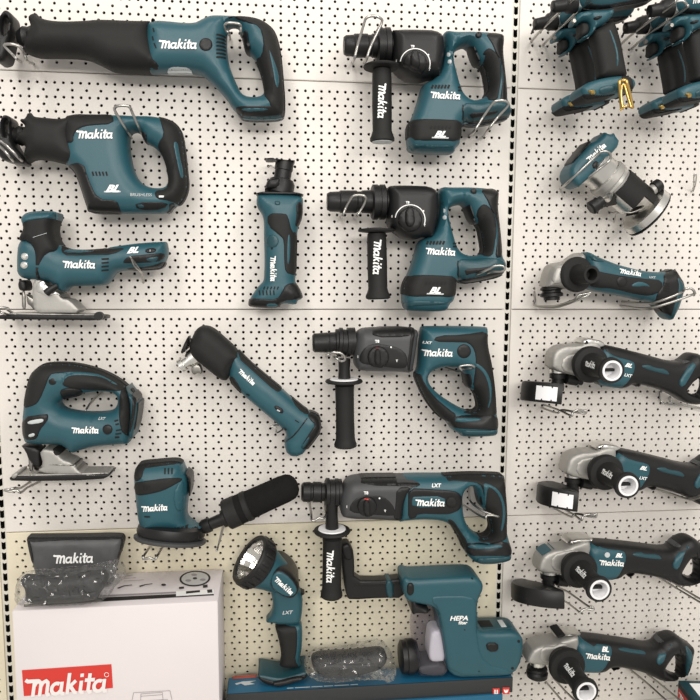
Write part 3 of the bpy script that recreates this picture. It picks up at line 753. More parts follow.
# ---- fourth hammer, tight against the dust extractor
J = Cr(295, 440, 4); K = Cr(400, 450, 5)
T = Tool('rotary_hammer', 'dark rotary hammer with teal logo plate and lettered side handle, lowest in its column', 'rotary hammer', None, 0.060, K(470, 568))
body = inflate('body', T, J((400, 131), (480, 128), (600, 129)) + K((240, 108), (350, 105), (440, 108), (490, 113), (516, 132), (525, 180), (531, 250), (536, 330), (531, 400), (541, 450), (556, 490), (556, 548), (480, 568), (388, 568), (342, 530), (312, 492), (304, 460), (275, 402), (232, 352), (100, 346)) + J((440, 325), (400, 322)), TEAL, 0.034, 0.02, 0.007,
    holes=[K((312, 228), (325, 200), (348, 182), (368, 180), (374, 230), (392, 276), (420, 290), (434, 325), (440, 370), (430, 404), (400, 418), (362, 406), (330, 372), (313, 322))])
gb = inflate('gearbox', T, J((203, 142), (260, 132), (400, 131), (482, 130), (520, 165), (470, 200), (440, 240), (432, 322), (395, 323), (330, 318), (210, 316), (182, 296), (174, 240), (178, 190)), GRY, 0.036, 0.018, 0.01)
inflate('gearbox_edge', T, J((405, 190), (470, 186), (440, 225), (434, 322), (392, 324), (402, 260)), BLK, base=gb, t=0.0012)
inflate('top_cover', T, J((262, 140), (400, 136), (405, 165), (520, 172), (522, 186), (262, 182)), BLK, base=gb, t=0.003)
dr = inflate('dial_recess', T, J((216, 290), (222, 255), (250, 228), (300, 218), (350, 222), (390, 255), (405, 295), (400, 305), (300, 298)), BLK, base=gb, t=0.001)
brushdial(T, dr, J(288, 264), 10, J((272, 238), (298, 238), (304, 302), (274, 302)), J((277, 226), (298, 226), (298, 240), (277, 240)))
for (a, b, s) in ((284, 211, 'T8'), (207, 266, 'I'), (360, 283, 'T')): text(T, s, gb, *J(a, b), 4.5 if len(s) > 1 else 2, 0, WHT, 0, name='dial_mark', bold=.03)
flat('dial_mark', T, [ell(*J(337, 231), .9, n=8)], WHT, gb, lift=.003)
chuck(T, J(185, 208), J(25, 208), .06, [(0, 13), (.15, 13), (.16, 10), (.4, 10), (.42, 9), (.5, 9), (.52, 10), (.7, 10.2), (.72, 9.2), (.76, 9.2), (.78, 10), (.95, 9.6), (1, 7.5)])
lathe_px('clamp_collar', T, BLK, (*J(178, 210), .06), (*J(118, 210), .06), [(0, 12), (.1, 14), (.3, 14), (.35, 13), (.65, 13), (.7, 14.5), (.9, 14.5), (1, 12)])
side_handle(T, J(149, 386), J(146, 626), .07, 9.6, flange=(*J(148, 362), 18.5), ring=True, stem=(J(146, 235), J(148, 360), 6.5), textat=J(141, 506), ang=-91, w=33, grip_prof=[(0, 8), (.03, 9.8), (.1, 9.4), (.5, 9.4), (.84, 9.6), (.9, 10.2), (.95, 11), (.985, 11), (1, 10)])
g_ = inflate('handle_grip', T, K((205, 112), (350, 101), (445, 104), (494, 109), (521, 130), (530, 180), (536, 250), (541, 330), (536, 420), (530, 450), (470, 468), (400, 462), (385, 440), (400, 418), (430, 404), (440, 370), (434, 325), (420, 290), (418, 210), (400, 168), (350, 160), (240, 152)), RUB, base=body)
inflate('grip_edge', T, K((415, 160), (470, 180), (505, 215), (525, 270), (528, 340), (512, 408), (500, 405), (515, 340), (512, 275), (495, 228), (465, 195), (440, 185), (432, 230), (430, 280), (420, 280), (420, 200)), TEAL, base=g_, t=0.001)
lp = inflate('logo_panel', T, K((42, 190), (150, 195), (270, 202), (305, 222), (314, 260), (300, 300), (250, 322), (200, 322), (90, 318), (75, 345), (40, 345), (40, 270)), BLK, base=body, t=0.002)
st = inflate('logo_plate', T, K((60, 238), (75, 232), (225, 230), (230, 285), (60, 290)), TEAL, base=lp, t=0.001)
inflate('brush_cap', T, ell(*K(257, 261), 5.8), RUB, base=lp, t=0.003)
inflate('front_strut', T, K((232, 348), (262, 345), (300, 400), (340, 460), (335, 490), (312, 496), (300, 462), (272, 404)), RUB, base=body)
inflate('trigger', T, K((366, 182), (400, 178), (416, 205), (416, 275), (398, 282), (380, 250)), BLK, 0.028, 0.01, 0.004)
bm_ = inflate('battery_mount', T, K((306, 470), (330, 465), (400, 462), (540, 452), (560, 490), (558, 530), (400, 530), (340, 528)), BLK, base=body, t=0.002)
inflate('rail', T, K((338, 476), (400, 470), (520, 474), (505, 492), (420, 498), (340, 490)), TEAL, base=bm_, t=0.0012)
inflate('rail', T, K((400, 538), (520, 535), (556, 525), (556, 550), (480, 570), (388, 570), (380, 545)), TEALD, base=body, t=0.003)
logo(T, st, *K(150, 262), 30, -1)
text(T, 'LXT', body, *K(181, 175), 10, 0, WHT, 0.3, hscale=.85, bold=.03)

# ---- dust extractor
R_ = Cr(355, 525, 4)
T = Tool('dust_extractor', 'boxy teal dust extractor with HEPA lettering and smoky dust cup, standing on the blue carton', 'dust extractor', None, 0.060, R_(500, 612))
body = inflate('body', T, R_((190, 238), (190, 222), (205, 212), (228, 222), (300, 218), (470, 210), (494, 218), (512, 238), (513, 262), (500, 290), (490, 312), (488, 400), (494, 432), (560, 434), (640, 430), (664, 445), (676, 475), (664, 555), (632, 606), (500, 612), (372, 614), (355, 500), (338, 390), (324, 332), (240, 318), (200, 304), (194, 260)), TEAL, 0.034, 0.010, 0.024, by=.088)
fpan = inflate('front_panel', T, R_((305, 295), (330, 288), (470, 288), (488, 320), (488, 480), (520, 560), (630, 590), (625, 602), (372, 608), (348, 440), (330, 330), (310, 320)), TEAL, base=body, t=0.0016)
ztop = W(*R_(560, 434), .088)[2]
xa_, xb_ = W(*R_(500, 434), .088)[0], W(*R_(655, 434), .088)[0]
box('top_recess', T, TEALD, ((xa_ * .55 + xb_ * .45), -.060, ztop + .0005), (xb_ - xa_) * .40, .020, .0016, ch=.001)
box('recess_grip', T, DGR, ((xa_ * .75 + xb_ * .25), -.060, ztop + .002), .012, .012, .0008, ch=.0003)
box('recess_label', T, LGR, ((xa_ * .32 + xb_ * .68), -.062, ztop + .0022), .005, .013, .0006, ch=.0003)
inflate('latch', T, R_((520, 474), (574, 474), (574, 510), (530, 512)), BLK, base=body, t=0.003)
inflate('slide_latch', T, R_((207, 235), (236, 235), (236, 284), (207, 288)), BLK, base=body, t=0.003)
for q in ((470, 218), (438, 422), (380, 606), (495, 588), (630, 578), (655, 470)): inflate('screw', T, ell(*R_(*q), 1.6, n=10), DGR, base=body, t=0.0022)
arm = inflate('suction_arm', T, [(339.5, 542), (344, 540), (352, 545), (354, 562), (353, 577), (380, 576.5), (405, 575), (405, 599), (380, 599), (350, 601), (346, 596), (342, 575)], BLK, 0.014, 0.005, 0.009, sm=1, yc=.034)
inflate('arm_nozzle', T, [(338, 543), (346, 538), (351, 545), (353, 557), (351, 562), (343, 560)], BLK, 0.016, 0.006, 0.009, yc=.034)
inflate('arm_groove', T, [(355, 584), (400, 583), (400, 586), (355, 587)], RUB, base=arm, t=0.002)
inflate('arm_clip', T, R_((120, 228), (152, 226), (155, 298), (128, 298)), TEALD, 0.018, 0.004, 0.014, sm=1, yc=.034, by=.05)
# smoky cup with the white filter seen inside
SMK = bpy.data.materials.new('smoky clear plastic'); SMK.use_nodes = True
nt = SMK.node_tree; b_ = nt.nodes['Principled BSDF']; b_.inputs['Base Color'].default_value = (.10, .10, .12, 1); b_.inputs['Roughness'].default_value = .18
tr = nt.nodes.new('ShaderNodeBsdfTransparent'); tr.inputs[0].default_value = (.93, .91, .96, 1); mx = nt.nodes.new('ShaderNodeMixShader'); mx.inputs[0].default_value = .2
nt.links.new(tr.outputs[0], mx.inputs[1]); nt.links.new(b_.outputs[0], mx.inputs[2]); nt.links.new(mx.outputs[0], nt.nodes['Material Output'].inputs['Surface'])
inflate('dust_cup', T, R_((236, 312), (324, 332), (340, 395), (358, 500), (376, 606), (300, 612), (258, 600), (238, 560), (228, 460), (222, 380)), SMK, 0.033, 0.012, 0.022)
inflate('filter', T, R_((290, 392), (338, 398), (366, 540), (312, 548), (286, 520), (284, 440)), WPL, 0.022, 0.006, 0.016, sm=1)
inflate('cup_lid', T, R_((226, 310), (240, 306), (256, 330), (300, 345), (296, 366), (250, 360), (228, 372)), BLK, 0.034, 0.008, 0.024, sm=1, by='front')
inflate('cup_floor', T, R_((250, 570), (360, 556), (372, 606), (300, 610), (258, 598)), GRY, 0.028, 0.006, 0.02, sm=1, by='front')
lathe_px('inlet_cap', T, BLK, (*R_(248, 527), .060), (*R_(178, 532), .060), [(0, 14), (.3, 16.5), (.6, 16.5), (.65, 15.5), (.9, 15.5), (1, 12)])
text(T, 'HEPA', fpan, *R_(415, 376), 18, 1, WHT, 0.25, hscale=.85, bold=.03)
text(T, 'filter', fpan, *R_(431, 394), 9, 1, WHT, 0.25, bold=.03)
# ---- D-handle jigsaw
L_ = Cr(0, 350, 4)
T = Tool('jigsaw', 'D-handle jigsaw with black top grip and steel shoe, leftmost tool at mid height', 'jigsaw', None, 0.055, L_(250, 520))
body = inflate('body', T, L_((92, 230), (98, 180), (115, 110), (150, 70), (185, 52), (270, 48), (350, 58), (430, 82), (490, 115), (520, 140), (545, 160), (548, 250), (540, 330), (520, 372), (490, 378), (380, 384), (320, 400), (285, 415), (260, 390), (235, 378), (110, 378), (92, 360), (86, 300)), TEAL, 0.034, 0.026, 0.006,
    holes=[L_((250, 200), (262, 190), (320, 180), (335, 170), (400, 164), (455, 172), (470, 195), (468, 230), (440, 243), (350, 243), (300, 236), (262, 224))])
top = inflate('top_grip', T, L_((90, 235), (96, 180), (112, 108), (150, 68), (185, 48), (270, 44), (350, 54), (435, 78), (495, 112), (520, 140), (500, 160), (470, 165), (400, 160), (330, 160), (260, 150), (245, 130), (262, 102), (300, 92), (230, 92), (200, 98), (185, 140), (160, 200), (140, 222)), RUB, base=body)
inflate('grip_stripe', T, L_((215, 95), (290, 85), (380, 92), (440, 110), (478, 140), (455, 138), (420, 112), (370, 102), (290, 100), (262, 112), (252, 135), (240, 150), (222, 140)), TEAL, base=top, t=0.001)
lathe('lock_button', T, BLK, W(*L_(213, 124), .055 + .030), (0, -1, 0), [(0, .0065), (.004, .0062), (.005, .004)])
inflate('trigger', T, L_((238, 162), (262, 152), (300, 152), (335, 162), (328, 182), (290, 190), (262, 200), (244, 190)), BLK, base=body, t=.003)
inflate('rear_cover', T, L_((482, 160), (500, 150), (545, 160), (520, 340), (505, 345), (480, 320), (474, 220)), RUB, base=body, t=0.002)
bm_ = inflate('battery_mount', T, L_((510, 140), (530, 138), (575, 185), (572, 220), (548, 335), (530, 350), (512, 345), (525, 240)), TEALD, 0.033, 0.006, 0.024, sm=1)
inflate('rail', T, L_((530, 160), (545, 165), (545, 235), (524, 330), (514, 328), (530, 230)), BLK, base=bm_, t=0.001)
inflate('rail', T, L_((556, 195), (564, 200), (560, 250), (542, 318), (534, 318), (550, 256)), BLK, base=bm_, t=0.001)
wf = inflate('nose_frame', T, L_((86, 268), (185, 255), (195, 262), (190, 285), (160, 320), (150, 352), (130, 362), (88, 355)), BLK, base=body, t=0.002)
inflate('nose_window', T, L_((108, 285), (160, 274), (178, 278), (168, 292), (112, 299)), LGR, base=wf, t=0.0008)
inflate('nose_window', T, L_((110, 340), (138, 330), (140, 345), (116, 350)), LGR, base=wf, t=0.0008)
slots(T, [L_(*bar(458, 284, 473, 280, 7)), L_(*bar(462, 298, 476, 295, 7)), L_(*bar(464, 322, 486, 318, 6)), L_(*bar(462, 336, 486, 333, 6)), L_(*bar(460, 350, 478, 348, 7))], body)
inflate('brush_cap', T, ell(*L_(430, 318), 5.2), BLK, base=body, t=0.002)
inflate('blade_guard', T, L_((90, 372), (180, 376), (180, 420), (170, 470), (120, 450), (100, 400)), BLK, 0.016, 0.004, 0.010, sm=1)
fb = inflate('foot_bracket', T, L_((170, 382), (260, 380), (275, 410), (320, 425), (345, 460), (385, 480), (430, 490), (200, 495), (150, 480), (180, 460)), ALU, 0.024, 0.003, 0.02, sm=1)
inflate('bracket_slot', T, L_((210, 385), (240, 383), (246, 410), (232, 425), (214, 418)), DGR, base=fb, t=.0012)
inflate('bracket_bar', T, L_((195, 455), (338, 458), (345, 463), (195, 463)), STL, base=fb, t=.0014)
inflate('blade', T, L_((112, 400), (128, 400), (135, 480), (116, 485)), STL, 0.0025, 0.002, 0.001, sm=1)
inflate('plunger', T, L_((130, 420), (150, 425), (160, 470), (190, 455), (206, 458), (206, 488), (136, 488)), STL, 0.016, 0.004, 0.012, sm=1)
inflate('sole', T, L_((36, 512), (50, 504), (440, 494), (444, 500), (405, 520), (46, 526)), BLK, 0.022, 0.003, 0.020, sm=1, by='front')
inflate('sole_plate', T, L_((70, 499), (430, 489), (438, 495), (50, 505)), ALU, 0.0215, 0.001, 0.0205, sm=1, by='front')
inflate('sole_front', T, L_((44, 500), (70, 490), (72, 500), (62, 512), (50, 514)), ALU, 0.0235, 0.002, 0.022, sm=1, by='front')
logo(T, body, *L_(342, 320), 28, 0)
text(T, 'LXT', body, *L_(409, 273), 7.5, 0, LGR, 0.3, hscale=.85, bold=.03)

# ---- multi tool lying diagonally
M_ = Cr(170, 310, 4)
T = Tool('multi_tool', 'slanted teal oscillating multi tool with angled black head and bare clamp', 'multi tool', None, 0.05, M_(500, 590))
body = inflate('body', T, M_((230, 180), (270, 150), (310, 195), (380, 255), (450, 312), (500, 358), (545, 395), (588, 410), (602, 438), (606, 480), (565, 540), (520, 590), (470, 582), (455, 530), (470, 490), (425, 452), (340, 382), (285, 335), (235, 280)), TEAL, 0.029, 0.020, 0.008, sm=1)
hd = inflate('head_cover', T, M_((75, 145), (88, 110), (108, 72), (140, 58), (176, 66), (220, 105), (262, 142), (292, 182), (276, 200), (250, 240), (232, 278), (215, 285), (190, 272), (150, 240), (120, 215), (90, 190), (78, 165)), RUB, 0.033, 0.022, 0.009)
lathe_px('spindle', T, ALL, (*M_(100, 185), .05), (*M_(40, 228), .05), [(0, 9), (.25, 9), (.27, 7.5), (.4, 7.5), (.42, 5.5), (.7, 5.5), (.72, 7.5), (.95, 7.5), (1, 5)])
inflate('clamp_lever', T, M_((50, 150), (76, 100), (84, 108), (80, 145), (56, 172), (42, 172)), BLK, 0.02, 0.004, 0.014, sm=1)
inflate('clamp_jaw', T, M_((88, 222), (120, 210), (132, 235), (128, 258), (112, 250), (96, 262), (84, 245)), STL, 0.008, 0.003, 0.005, sm=1)
inflate('lower_cover', T, M_((232, 278), (250, 260), (282, 310), (290, 340), (250, 315), (205, 282)), RUB, base=body)
inflate('back_grip', T, M_((268, 150), (300, 180), (380, 252), (450, 310), (440, 328), (420, 325), (350, 262), (290, 208), (280, 200)), RUB, base=body)
inflate('rear_cover', T, M_((480, 345), (520, 372), (560, 408), (548, 422), (508, 395)), RUB, base=body)
bm_ = inflate('battery_mount', T, M_((548, 415), (575, 402), (600, 418), (608, 480), (570, 545), (545, 560), (520, 552), (565, 480), (582, 460), (560, 440)), BLK, base=body, t=0.002)
inflate('mount_seam', T, M_((552, 424), (556, 428), (500, 505), (458, 532), (456, 526), (495, 500)), BLK, base=body, t=0.001)
inflate('rail', T, M_((522, 548), (555, 505), (560, 515), (535, 556)), TEALD, base=bm_, t=0.001)
inflate('slide_switch', T, M_((412, 390), (424, 378), (458, 400), (448, 420)), BLK, base=body, t=0.002)
flat('marking', T, [M_(*bar(428, 398, 440, 404, 5))], LGR, body, lift=.0032)
slots(T, [M_(*bar(214, 248, 252, 196, 10))], hd)
slots(T, [M_(*bar(500, 440, 516, 450, 4)), M_(*bar(452, 472, 466, 480, 6)), M_(*bar(305, 336, 318, 342, 6))], body)
logo(T, body, *M_(308, 268), 21, -42)

# ---- cut-out tool hung upright
O_ = Cr(215, 150, 5); O2 = Cr(235, 210, 7)
T = Tool('cutout_tool', 'upright teal cut-out tool with black nose cage, between the saws and the side-handled hammers', 'cut-out tool', None, 0.045, O2(260, 690))
body = inflate('body', T, O_((208, 240), (215, 215), (320, 212), (440, 225), (440, 270), (438, 340), (415, 385), (408, 450), (404, 560), (405, 625)) + O2((420, 500), (450, 540), (472, 595), (470, 625), (440, 632), (430, 668), (330, 650), (305, 690), (150, 685), (95, 668), (95, 640), (110, 612), (160, 535), (200, 500)) + O_((245, 630), (248, 560), (245, 440), (245, 350), (235, 322), (208, 285)), TEAL, 0.030, 0.024, 0.008)
inflate('collar', T, O_((206, 206), (330, 204), (440, 212), (442, 240), (330, 240), (206, 238)), BLK, 0.032, 0.012, 0.014)
nz = lathe_px('nose', T, BLK, (*O_(325, 215), .045), (*O_(350, 55), .045), [(0, 13.5), (.3, 13.5), (.42, 11.5), (.45, 8.5), (.7, 8.5), (.72, 9.2), (.98, 9.2), (1, 7)])
inflate('depth_shoe', T, O_((250, 195), (262, 148), (290, 138), (330, 138), (330, 205), (250, 210)), BLK, 0.026, 0.008, 0.014, sm=1)
inflate('nose_plate', T, O_((252, 46), (300, 44), (310, 36), (320, 46), (398, 52), (398, 70), (320, 64), (310, 78), (300, 58), (254, 56)), BLK, 0.022, 0.002, 0.018, sm=1)
tube('depth_clip', T, CHR, [W(*O_(264, 86), .06), W(*O_(278, 78), .064), W(*O_(296, 86), .066), W(*O_(306, 76), .06)], .0012)
g_ = inflate('handle_grip', T, O_((262, 316), (350, 316), (366, 330), (384, 410), (410, 410), (412, 500), (408, 625), (385, 625), (352, 612), (346, 560), (345, 450), (325, 430), (262, 378)), RUB, base=body)
inflate('side_switch', T, O_((405, 262), (438, 258), (440, 330), (420, 384), (398, 384), (408, 330)), BLK, base=body)
inflate('grip_inlay', T, O_((364, 425), (376, 420), (378, 500), (372, 560), (362, 580), (360, 500)), TEAL, base=g_, t=0.001)
inflate('brush_cap', T, ell(*O_(286, 456), 6.6), TEALD, base=body, t=0.0014)
flat('cap_slot', T, [ell(*O_(284, 492), 1.1, n=10)], DGR, body)
inflate('release_button', T, O_((296, 254), (326, 254), (328, 276), (298, 276)), TEALD, base=body, t=0.002)
slots(T, [O2(*bar(200 + 24 * i, 556, 208 + 24 * i, 536, 9)) for i in range(5)] + [O2(*bar(170 + 25 * i, 562, 174 + 25 * i, 596, 9)) for i in range(5)], body)
bm_ = inflate('battery_mount', T, O2((100, 615), (180, 620), (290, 628), (330, 570), (355, 520), (420, 505), (450, 540), (476, 600), (470, 622), (330, 640), (310, 690), (100, 680), (92, 655)), BLK, base=body, t=0.002)
inflate('rail', T, O2((218, 655), (300, 655), (296, 682), (222, 680)), TEAL, base=bm_, t=0.001)
logo(T, body, *O2(268, 412), 26, -90)

# ---- sander with dust bag
N_ = Cr(125, 420, 4)
T = Tool('orbital_sander', 'palm sander with round grey pad and a black cloth dust bag sticking out behind', 'sander', None, 0.072, N_(190, 515))
body = inflate('body', T, N_((36, 215), (48, 185), (76, 160), (150, 152), (215, 147), (238, 158), (248, 188), (262, 205), (262, 260), (252, 330), (250, 370), (275, 396), (312, 410), (305, 432), (200, 445), (70, 452), (52, 410), (44, 330), (38, 270)), TEAL, 0.042, 0.03, 0.01)
top = inflate('top_cover', T, N_((34, 225), (45, 184), (76, 158), (150, 150), (215, 144), (238, 156), (240, 176), (215, 168), (100, 182), (76, 195), (68, 235), (40, 250)), RUB, base=body)
gp = inflate('palm_grip', T, N_((36, 250), (70, 245), (105, 240), (160, 232), (228, 230), (232, 240), (195, 262), (150, 285), (95, 298), (46, 304), (36, 280)), RUB, base=body)
slots(T, [N_(*bar(160 + 14 * i, 192, 160 + 14 * i, 216, 6)) for i in range(3)], body)
slots(T, [N_(*bar(74 + 12 * i, 262, 76 + 12 * i, 280, 5)) for i in range(3)], gp)
inflate('battery_mount', T, N_((246, 190), (270, 198), (276, 215), (268, 290), (256, 300), (256, 240)), BLK, 0.03, 0.006, 0.02, sm=1)
inflate('side_rib', T, N_((190, 300), (222, 240), (236, 240), (240, 300), (236, 360), (205, 368)), TEAL, base=body, t=0.002)
a_ = W(*N_(186, 440), .072); up = np.array([.13, .22, 1.0])
lathe('skirt', T, BLK, a_, -up, [(-.010, .046), (-.006, .056), (.004, .058), (.010, .056)], n=44)
lathe('sanding_pad', T, GRY, a_ - up / np.linalg.norm(up) * .011, -up, [(0, .056), (.002, .0615), (.006, .061), (.008, .059)], n=44)
slots(T, [N_(*bar(96 + i * 14, 442 - i * .7, 106 + i * 14, 441 - i * .7, 5)) for i in range(5)] + [N_(*bar(176 + i * 16, 436 - i * 2, 188 + i * 16, 434 - i * 2, 6)) for i in range(5)], body)
lathe_px('dust_nozzle', T, BLK, (*N_(305, 432), .072), (*N_(425, 382), .072), [(0, 6), (.1, 7.5), (.3, 7.5), (.32, 6), (.7, 6.5), (.72, 9), (.9, 9.5), (1, 9)])
bag = lathe_px('dust_bag', T, mat('black cloth', (.009, .009, .0088), .9, var=.25, vscale=90, bump=.8, bscale=1500, spec=.15), (*N_(402, 382), .072), (*N_(690, 252), .072), [(0, 8), (.01, 13), (.04, 15), (.3, 15.2), (.32, 14.2), (.34, 14.6), (.6, 14.2), (.8, 14.2), (.9, 13.3), (.95, 11), (.985, 7), (1, 2)], sx=1.0)
lathe_px('bag_collar', T, RUB, (*N_(404, 381), .072), (*N_(500, 338), .072), [(0, 14.5), (.05, 15.6), (.5, 15.6), (.52, 15), (.75, 15), (.78, 15.6), (.95, 15.6), (1, 14)])
logo(T, body, *N_(119, 351), 27, 4)
flat('marking', T, [N_(*bar(77, 386, 100, 387, 6))], DGR, body)

# ---- torch standing on the blue carton
Q_ = Cr(220, 525, 4)
T = Tool('flashlight', 'teal and black pistol-grip flashlight with a round silver reflector, standing on the blue carton', 'flashlight', None, 0.050, Q_(250, 640))
c0 = W(*Q_(268, 232), .050); c1 = W(*Q_(122, 140), .068); ax = c1 - c0; Lh = np.linalg.norm(ax); k = np.linalg.norm(W(*Q_(126, 140), .05) - W(*Q_(122, 140), .05))
ax = ax / Lh
lathe('head', T, TEAL, c0 - ax * .01, ax, [(0, .020), (.012, .026), (.03, .029), (Lh * .55, .033), (Lh * .8, .040), (Lh * .95, .041)], n=40, caps=False)
lathe('bezel', T, BLK, c0, ax, [(Lh * .70, .041), (Lh * .74, .0445), (Lh * 1.0, .0465), (Lh * 1.04, .0450), (Lh * 1.04, .0385), (Lh * .9, .037)], n=40, caps=False)
V = []; F = []
for i in range(18):   # bezel ribs
    _, aa, bb = frame(ax); t = 2 * math.pi * i / 18; rd = aa * math.cos(t) + bb * math.sin(t)
    v, f = box_vf(c0 + ax * Lh * .88 + rd * .0455, .004, Lh * .10, .002, np.cross(ax, rd), ax, rd, ch=.0008); b = len(V); V += [tuple(q) for q in v]; F += [[b + q for q in g] for g in f]
done(mesh_obj('bezel_ribs', V, F, BLK, T.root), T)
REF = mat('silver reflector', (.88, .87, .84), .12, 1.0)
V, F = lathe_vf(c0, ax, [(Lh * .55, .004), (Lh * .58, .012), (Lh * .66, .022), (Lh * .78, .030), (Lh * .90, .0355), (Lh * 1.0, .0388)], 20)
done(mesh_obj('reflector', V, F[:-2], REF, T.root, smooth=False), T)
lathe('bulb', T, WPL, c0, ax, [(Lh * .55, .004), (Lh * .7, .004), (Lh * .73, .002)], n=14)
LEN = bpy.data.materials.new('clear lens'); LEN.use_nodes = True; nt = LEN.node_tree
gl = nt.nodes.new('ShaderNodeBsdfGlossy'); gl.inputs['Roughness'].default_value = .03; tr = nt.nodes.new('ShaderNodeBsdfTransparent'); mx = nt.nodes.new('ShaderNodeMixShader'); mx.inputs[0].default_value = .10
nt.links.new(tr.outputs[0], mx.inputs[1]); nt.links.new(gl.outputs[0], mx.inputs[2]); nt.links.new(mx.outputs[0], nt.nodes['Material Output'].inputs['Surface'])
lathe('lens', T, LEN, c0, ax, [(Lh * 1.0, .0385), (Lh * 1.012, .0385), (Lh * 1.03, .02), (Lh * 1.035, .002)], n=40)
nk = inflate('neck', T, Q_((192, 225), (205, 190), (240, 172), (285, 200), (318, 245), (330, 280), (330, 320), (325, 372), (318, 400), (230, 400), (205, 392), (190, 395), (182, 372), (205, 345), (215, 310)), TEAL, 0.024, 0.016, 0.008)
pn = inflate('pivot_panel', T, Q_((192, 228), (202, 192), (240, 174), (290, 206), (322, 258), (312, 285), (288, 304), (250, 296), (205, 262)), BLK, 0.0465, 0.006, 0.03, by=.095)
inflate('panel_face', T, Q_((203, 228), (212, 200), (238, 184), (282, 214), (310, 258), (302, 278), (284, 290), (252, 284), (212, 256)), TEAL, base=pn, t=0.0012)
inflate('pivot_catch', T, Q_((315, 250), (335, 258), (340, 275), (322, 290)), BLK, 0.014, 0.005, 0.008)
inflate('pivot_catch', T, Q_((312, 310), (328, 316), (328, 338), (314, 340)), BLK, 0.014, 0.005, 0.008)
gr = inflate('handle', T, Q_((222, 385), (325, 370), (330, 430), (326, 500), (316, 540), (330, 570), (238, 572), (246, 530), (240, 470), (228, 420)), TEAL, 0.019, 0.014, 0.005)
inflate('handle_grip', T, Q_((216, 400), (240, 394), (300, 398), (310, 430), (308, 500), (300, 545), (320, 572), (236, 574), (246, 530), (238, 470), (224, 420)), RUB, base=gr)
cb = W(*Q_(248, 590), .075)
base_ = inflate('base', T, Q_((150, 598), (240, 618), (300, 604), (346, 586), (350, 604), (330, 620), (240, 642), (200, 642), (160, 620)), TEALD, 0.030, 0.006, 0.026, by='front')
inflate('base_skirt', T, Q_((150, 606), (200, 624), (240, 630), (300, 616), (348, 595), (350, 606), (330, 622), (240, 645), (200, 644), (158, 620)), BLK, base=base_, t=0.002)
inflate('foot_latch', T, Q_((205, 632), (240, 628), (330, 606), (340, 620), (250, 648), (222, 652)), BLK, 0.036, 0.004, 0.030, sm=1, by='front')
flat("lettering", T, place(LOGO, 6.4, 2.75, .72, *Q_(256, 242), 23.5, -41), WHT, pn, None, 0.0035, dens=0.006)
text(T, 'LXT', nk, *Q_(271, 351), 11, 4, LGR, 0.3, hscale=.85, bold=.03)
# ------------------------------------------------------------------ cartons, pouches, wrapped bundles
def onZ(u, v, z):
    d = CM.T @ np.array([(u - 350) / F_PX, (v - 350) / F_PX, 1.0]); t = (z - CAM[2]) / d[2]
    return CAM + t * d
CARD = mat('white cardboard', (.70, .65, .66), .6, var=.03, vscale=8, bump=.25, bscale=120)
REDP = mat('red print', (.60, .035, .025), .5)
INK = mat('black ink and gap shade', (.012, .012, .012), .6)
GINK = mat('grey ink', (.30, .28, .29), .6)
def quads(name, T, mt, polys, nrm_off):
    V = []; F = []
    for P in polys:
        b = len(V); V += [tuple(np.array(p) + nrm_off) for p in P]; F.append([b + i for i in range(len(P))])
    return done(mesh_obj(name, V, F, mt, par(T), smooth=False), T)
def prism(name, T, mt, top, h, bev=.002):
    """box from four top corners (counter-clockwise from above), height h downwards"""
    bm = bmesh.new(); t = [bm.verts.new(p) for p in top]; b = [bm.verts.new((p[0], p[1], p[2] - h)) for p in top]
    bm.faces.new(t); bm.faces.new(b[::-1])
    for i in range(4): bm.faces.new([t[i], b[i], b[(i + 1) % 4], t[(i + 1) % 4]])
    bmesh.ops.recalc_face_normals(bm, faces=bm.faces)
    bmesh.ops.bevel(bm, geom=bm.edges[:], offset=bev, segments=2, affect='EDGES', profile=.5)
    bm.verts.index_update()
    V = [tuple(v.co) for v in bm.verts]; F = [[v.index for v in f.verts] for f in bm.faces]; bm.free()
    return done(mesh_obj(name, V, F, mt, par(T), autosmooth=30), T)
FLOOR_Z = W(120, 700, .16)[2] - .18
# shelf deck below the picture that carries the cartons
V, F = box_vf((.15, -.25, FLOOR_Z - .012), 1.1, .26, .012, ch=.002)
o = mesh_obj('floor', V, F, UPR, None, smooth=False); o['kind'] = 'structure'
# ---- big white carton
FR = W(218, 601, .137); ZT = FR[2]
FL = onZ(11.5, 611, ZT)
ed = (FR - FL); ed[2] = 0; Lx = np.linalg.norm(ed); ed /= Lx; bk = np.array([-ed[1], ed[0], 0])
dep = .128
BR, BL_ = FR + bk * dep, FL + bk * dep
T = Tool('cardboard_box', 'large white cardboard box with a red logo on its front, bottom left', 'box', None, .1, (115, 699))
T.root.location = (FR + FL) / 2 + bk * dep / 2 - np.array([0, 0, ZT - FLOOR_Z]); LOCS[T.root.name] = tuple(T.root.location)
prism('carton', T, CARD, [FL, FR, BR, BL_], ZT - FLOOR_Z, .003)
def front(u, v):     # photo point on the carton's front face
    d = CM.T @ np.array([(u - 350) / F_PX, (v - 350) / F_PX, 1.0]); n = -bk
    t = ((FL - CAM) @ n) / (d @ n); return CAM + t * d
S_ = Cr(0, 525, 4); S5 = Cr(100, 560, 5)
off = -bk * .0006
def densepoly(P, g=6):
    out = []
    for i in range(len(P)):
        a, b = np.array(P[i]), np.array(P[(i + 1) % len(P)])
        out.append(tuple(a))
    return out
quads('logo_panel', T, REDP, [[front(*p) for p in S_((88, 580), (446, 556), (452, 651), (96, 684))]], off)
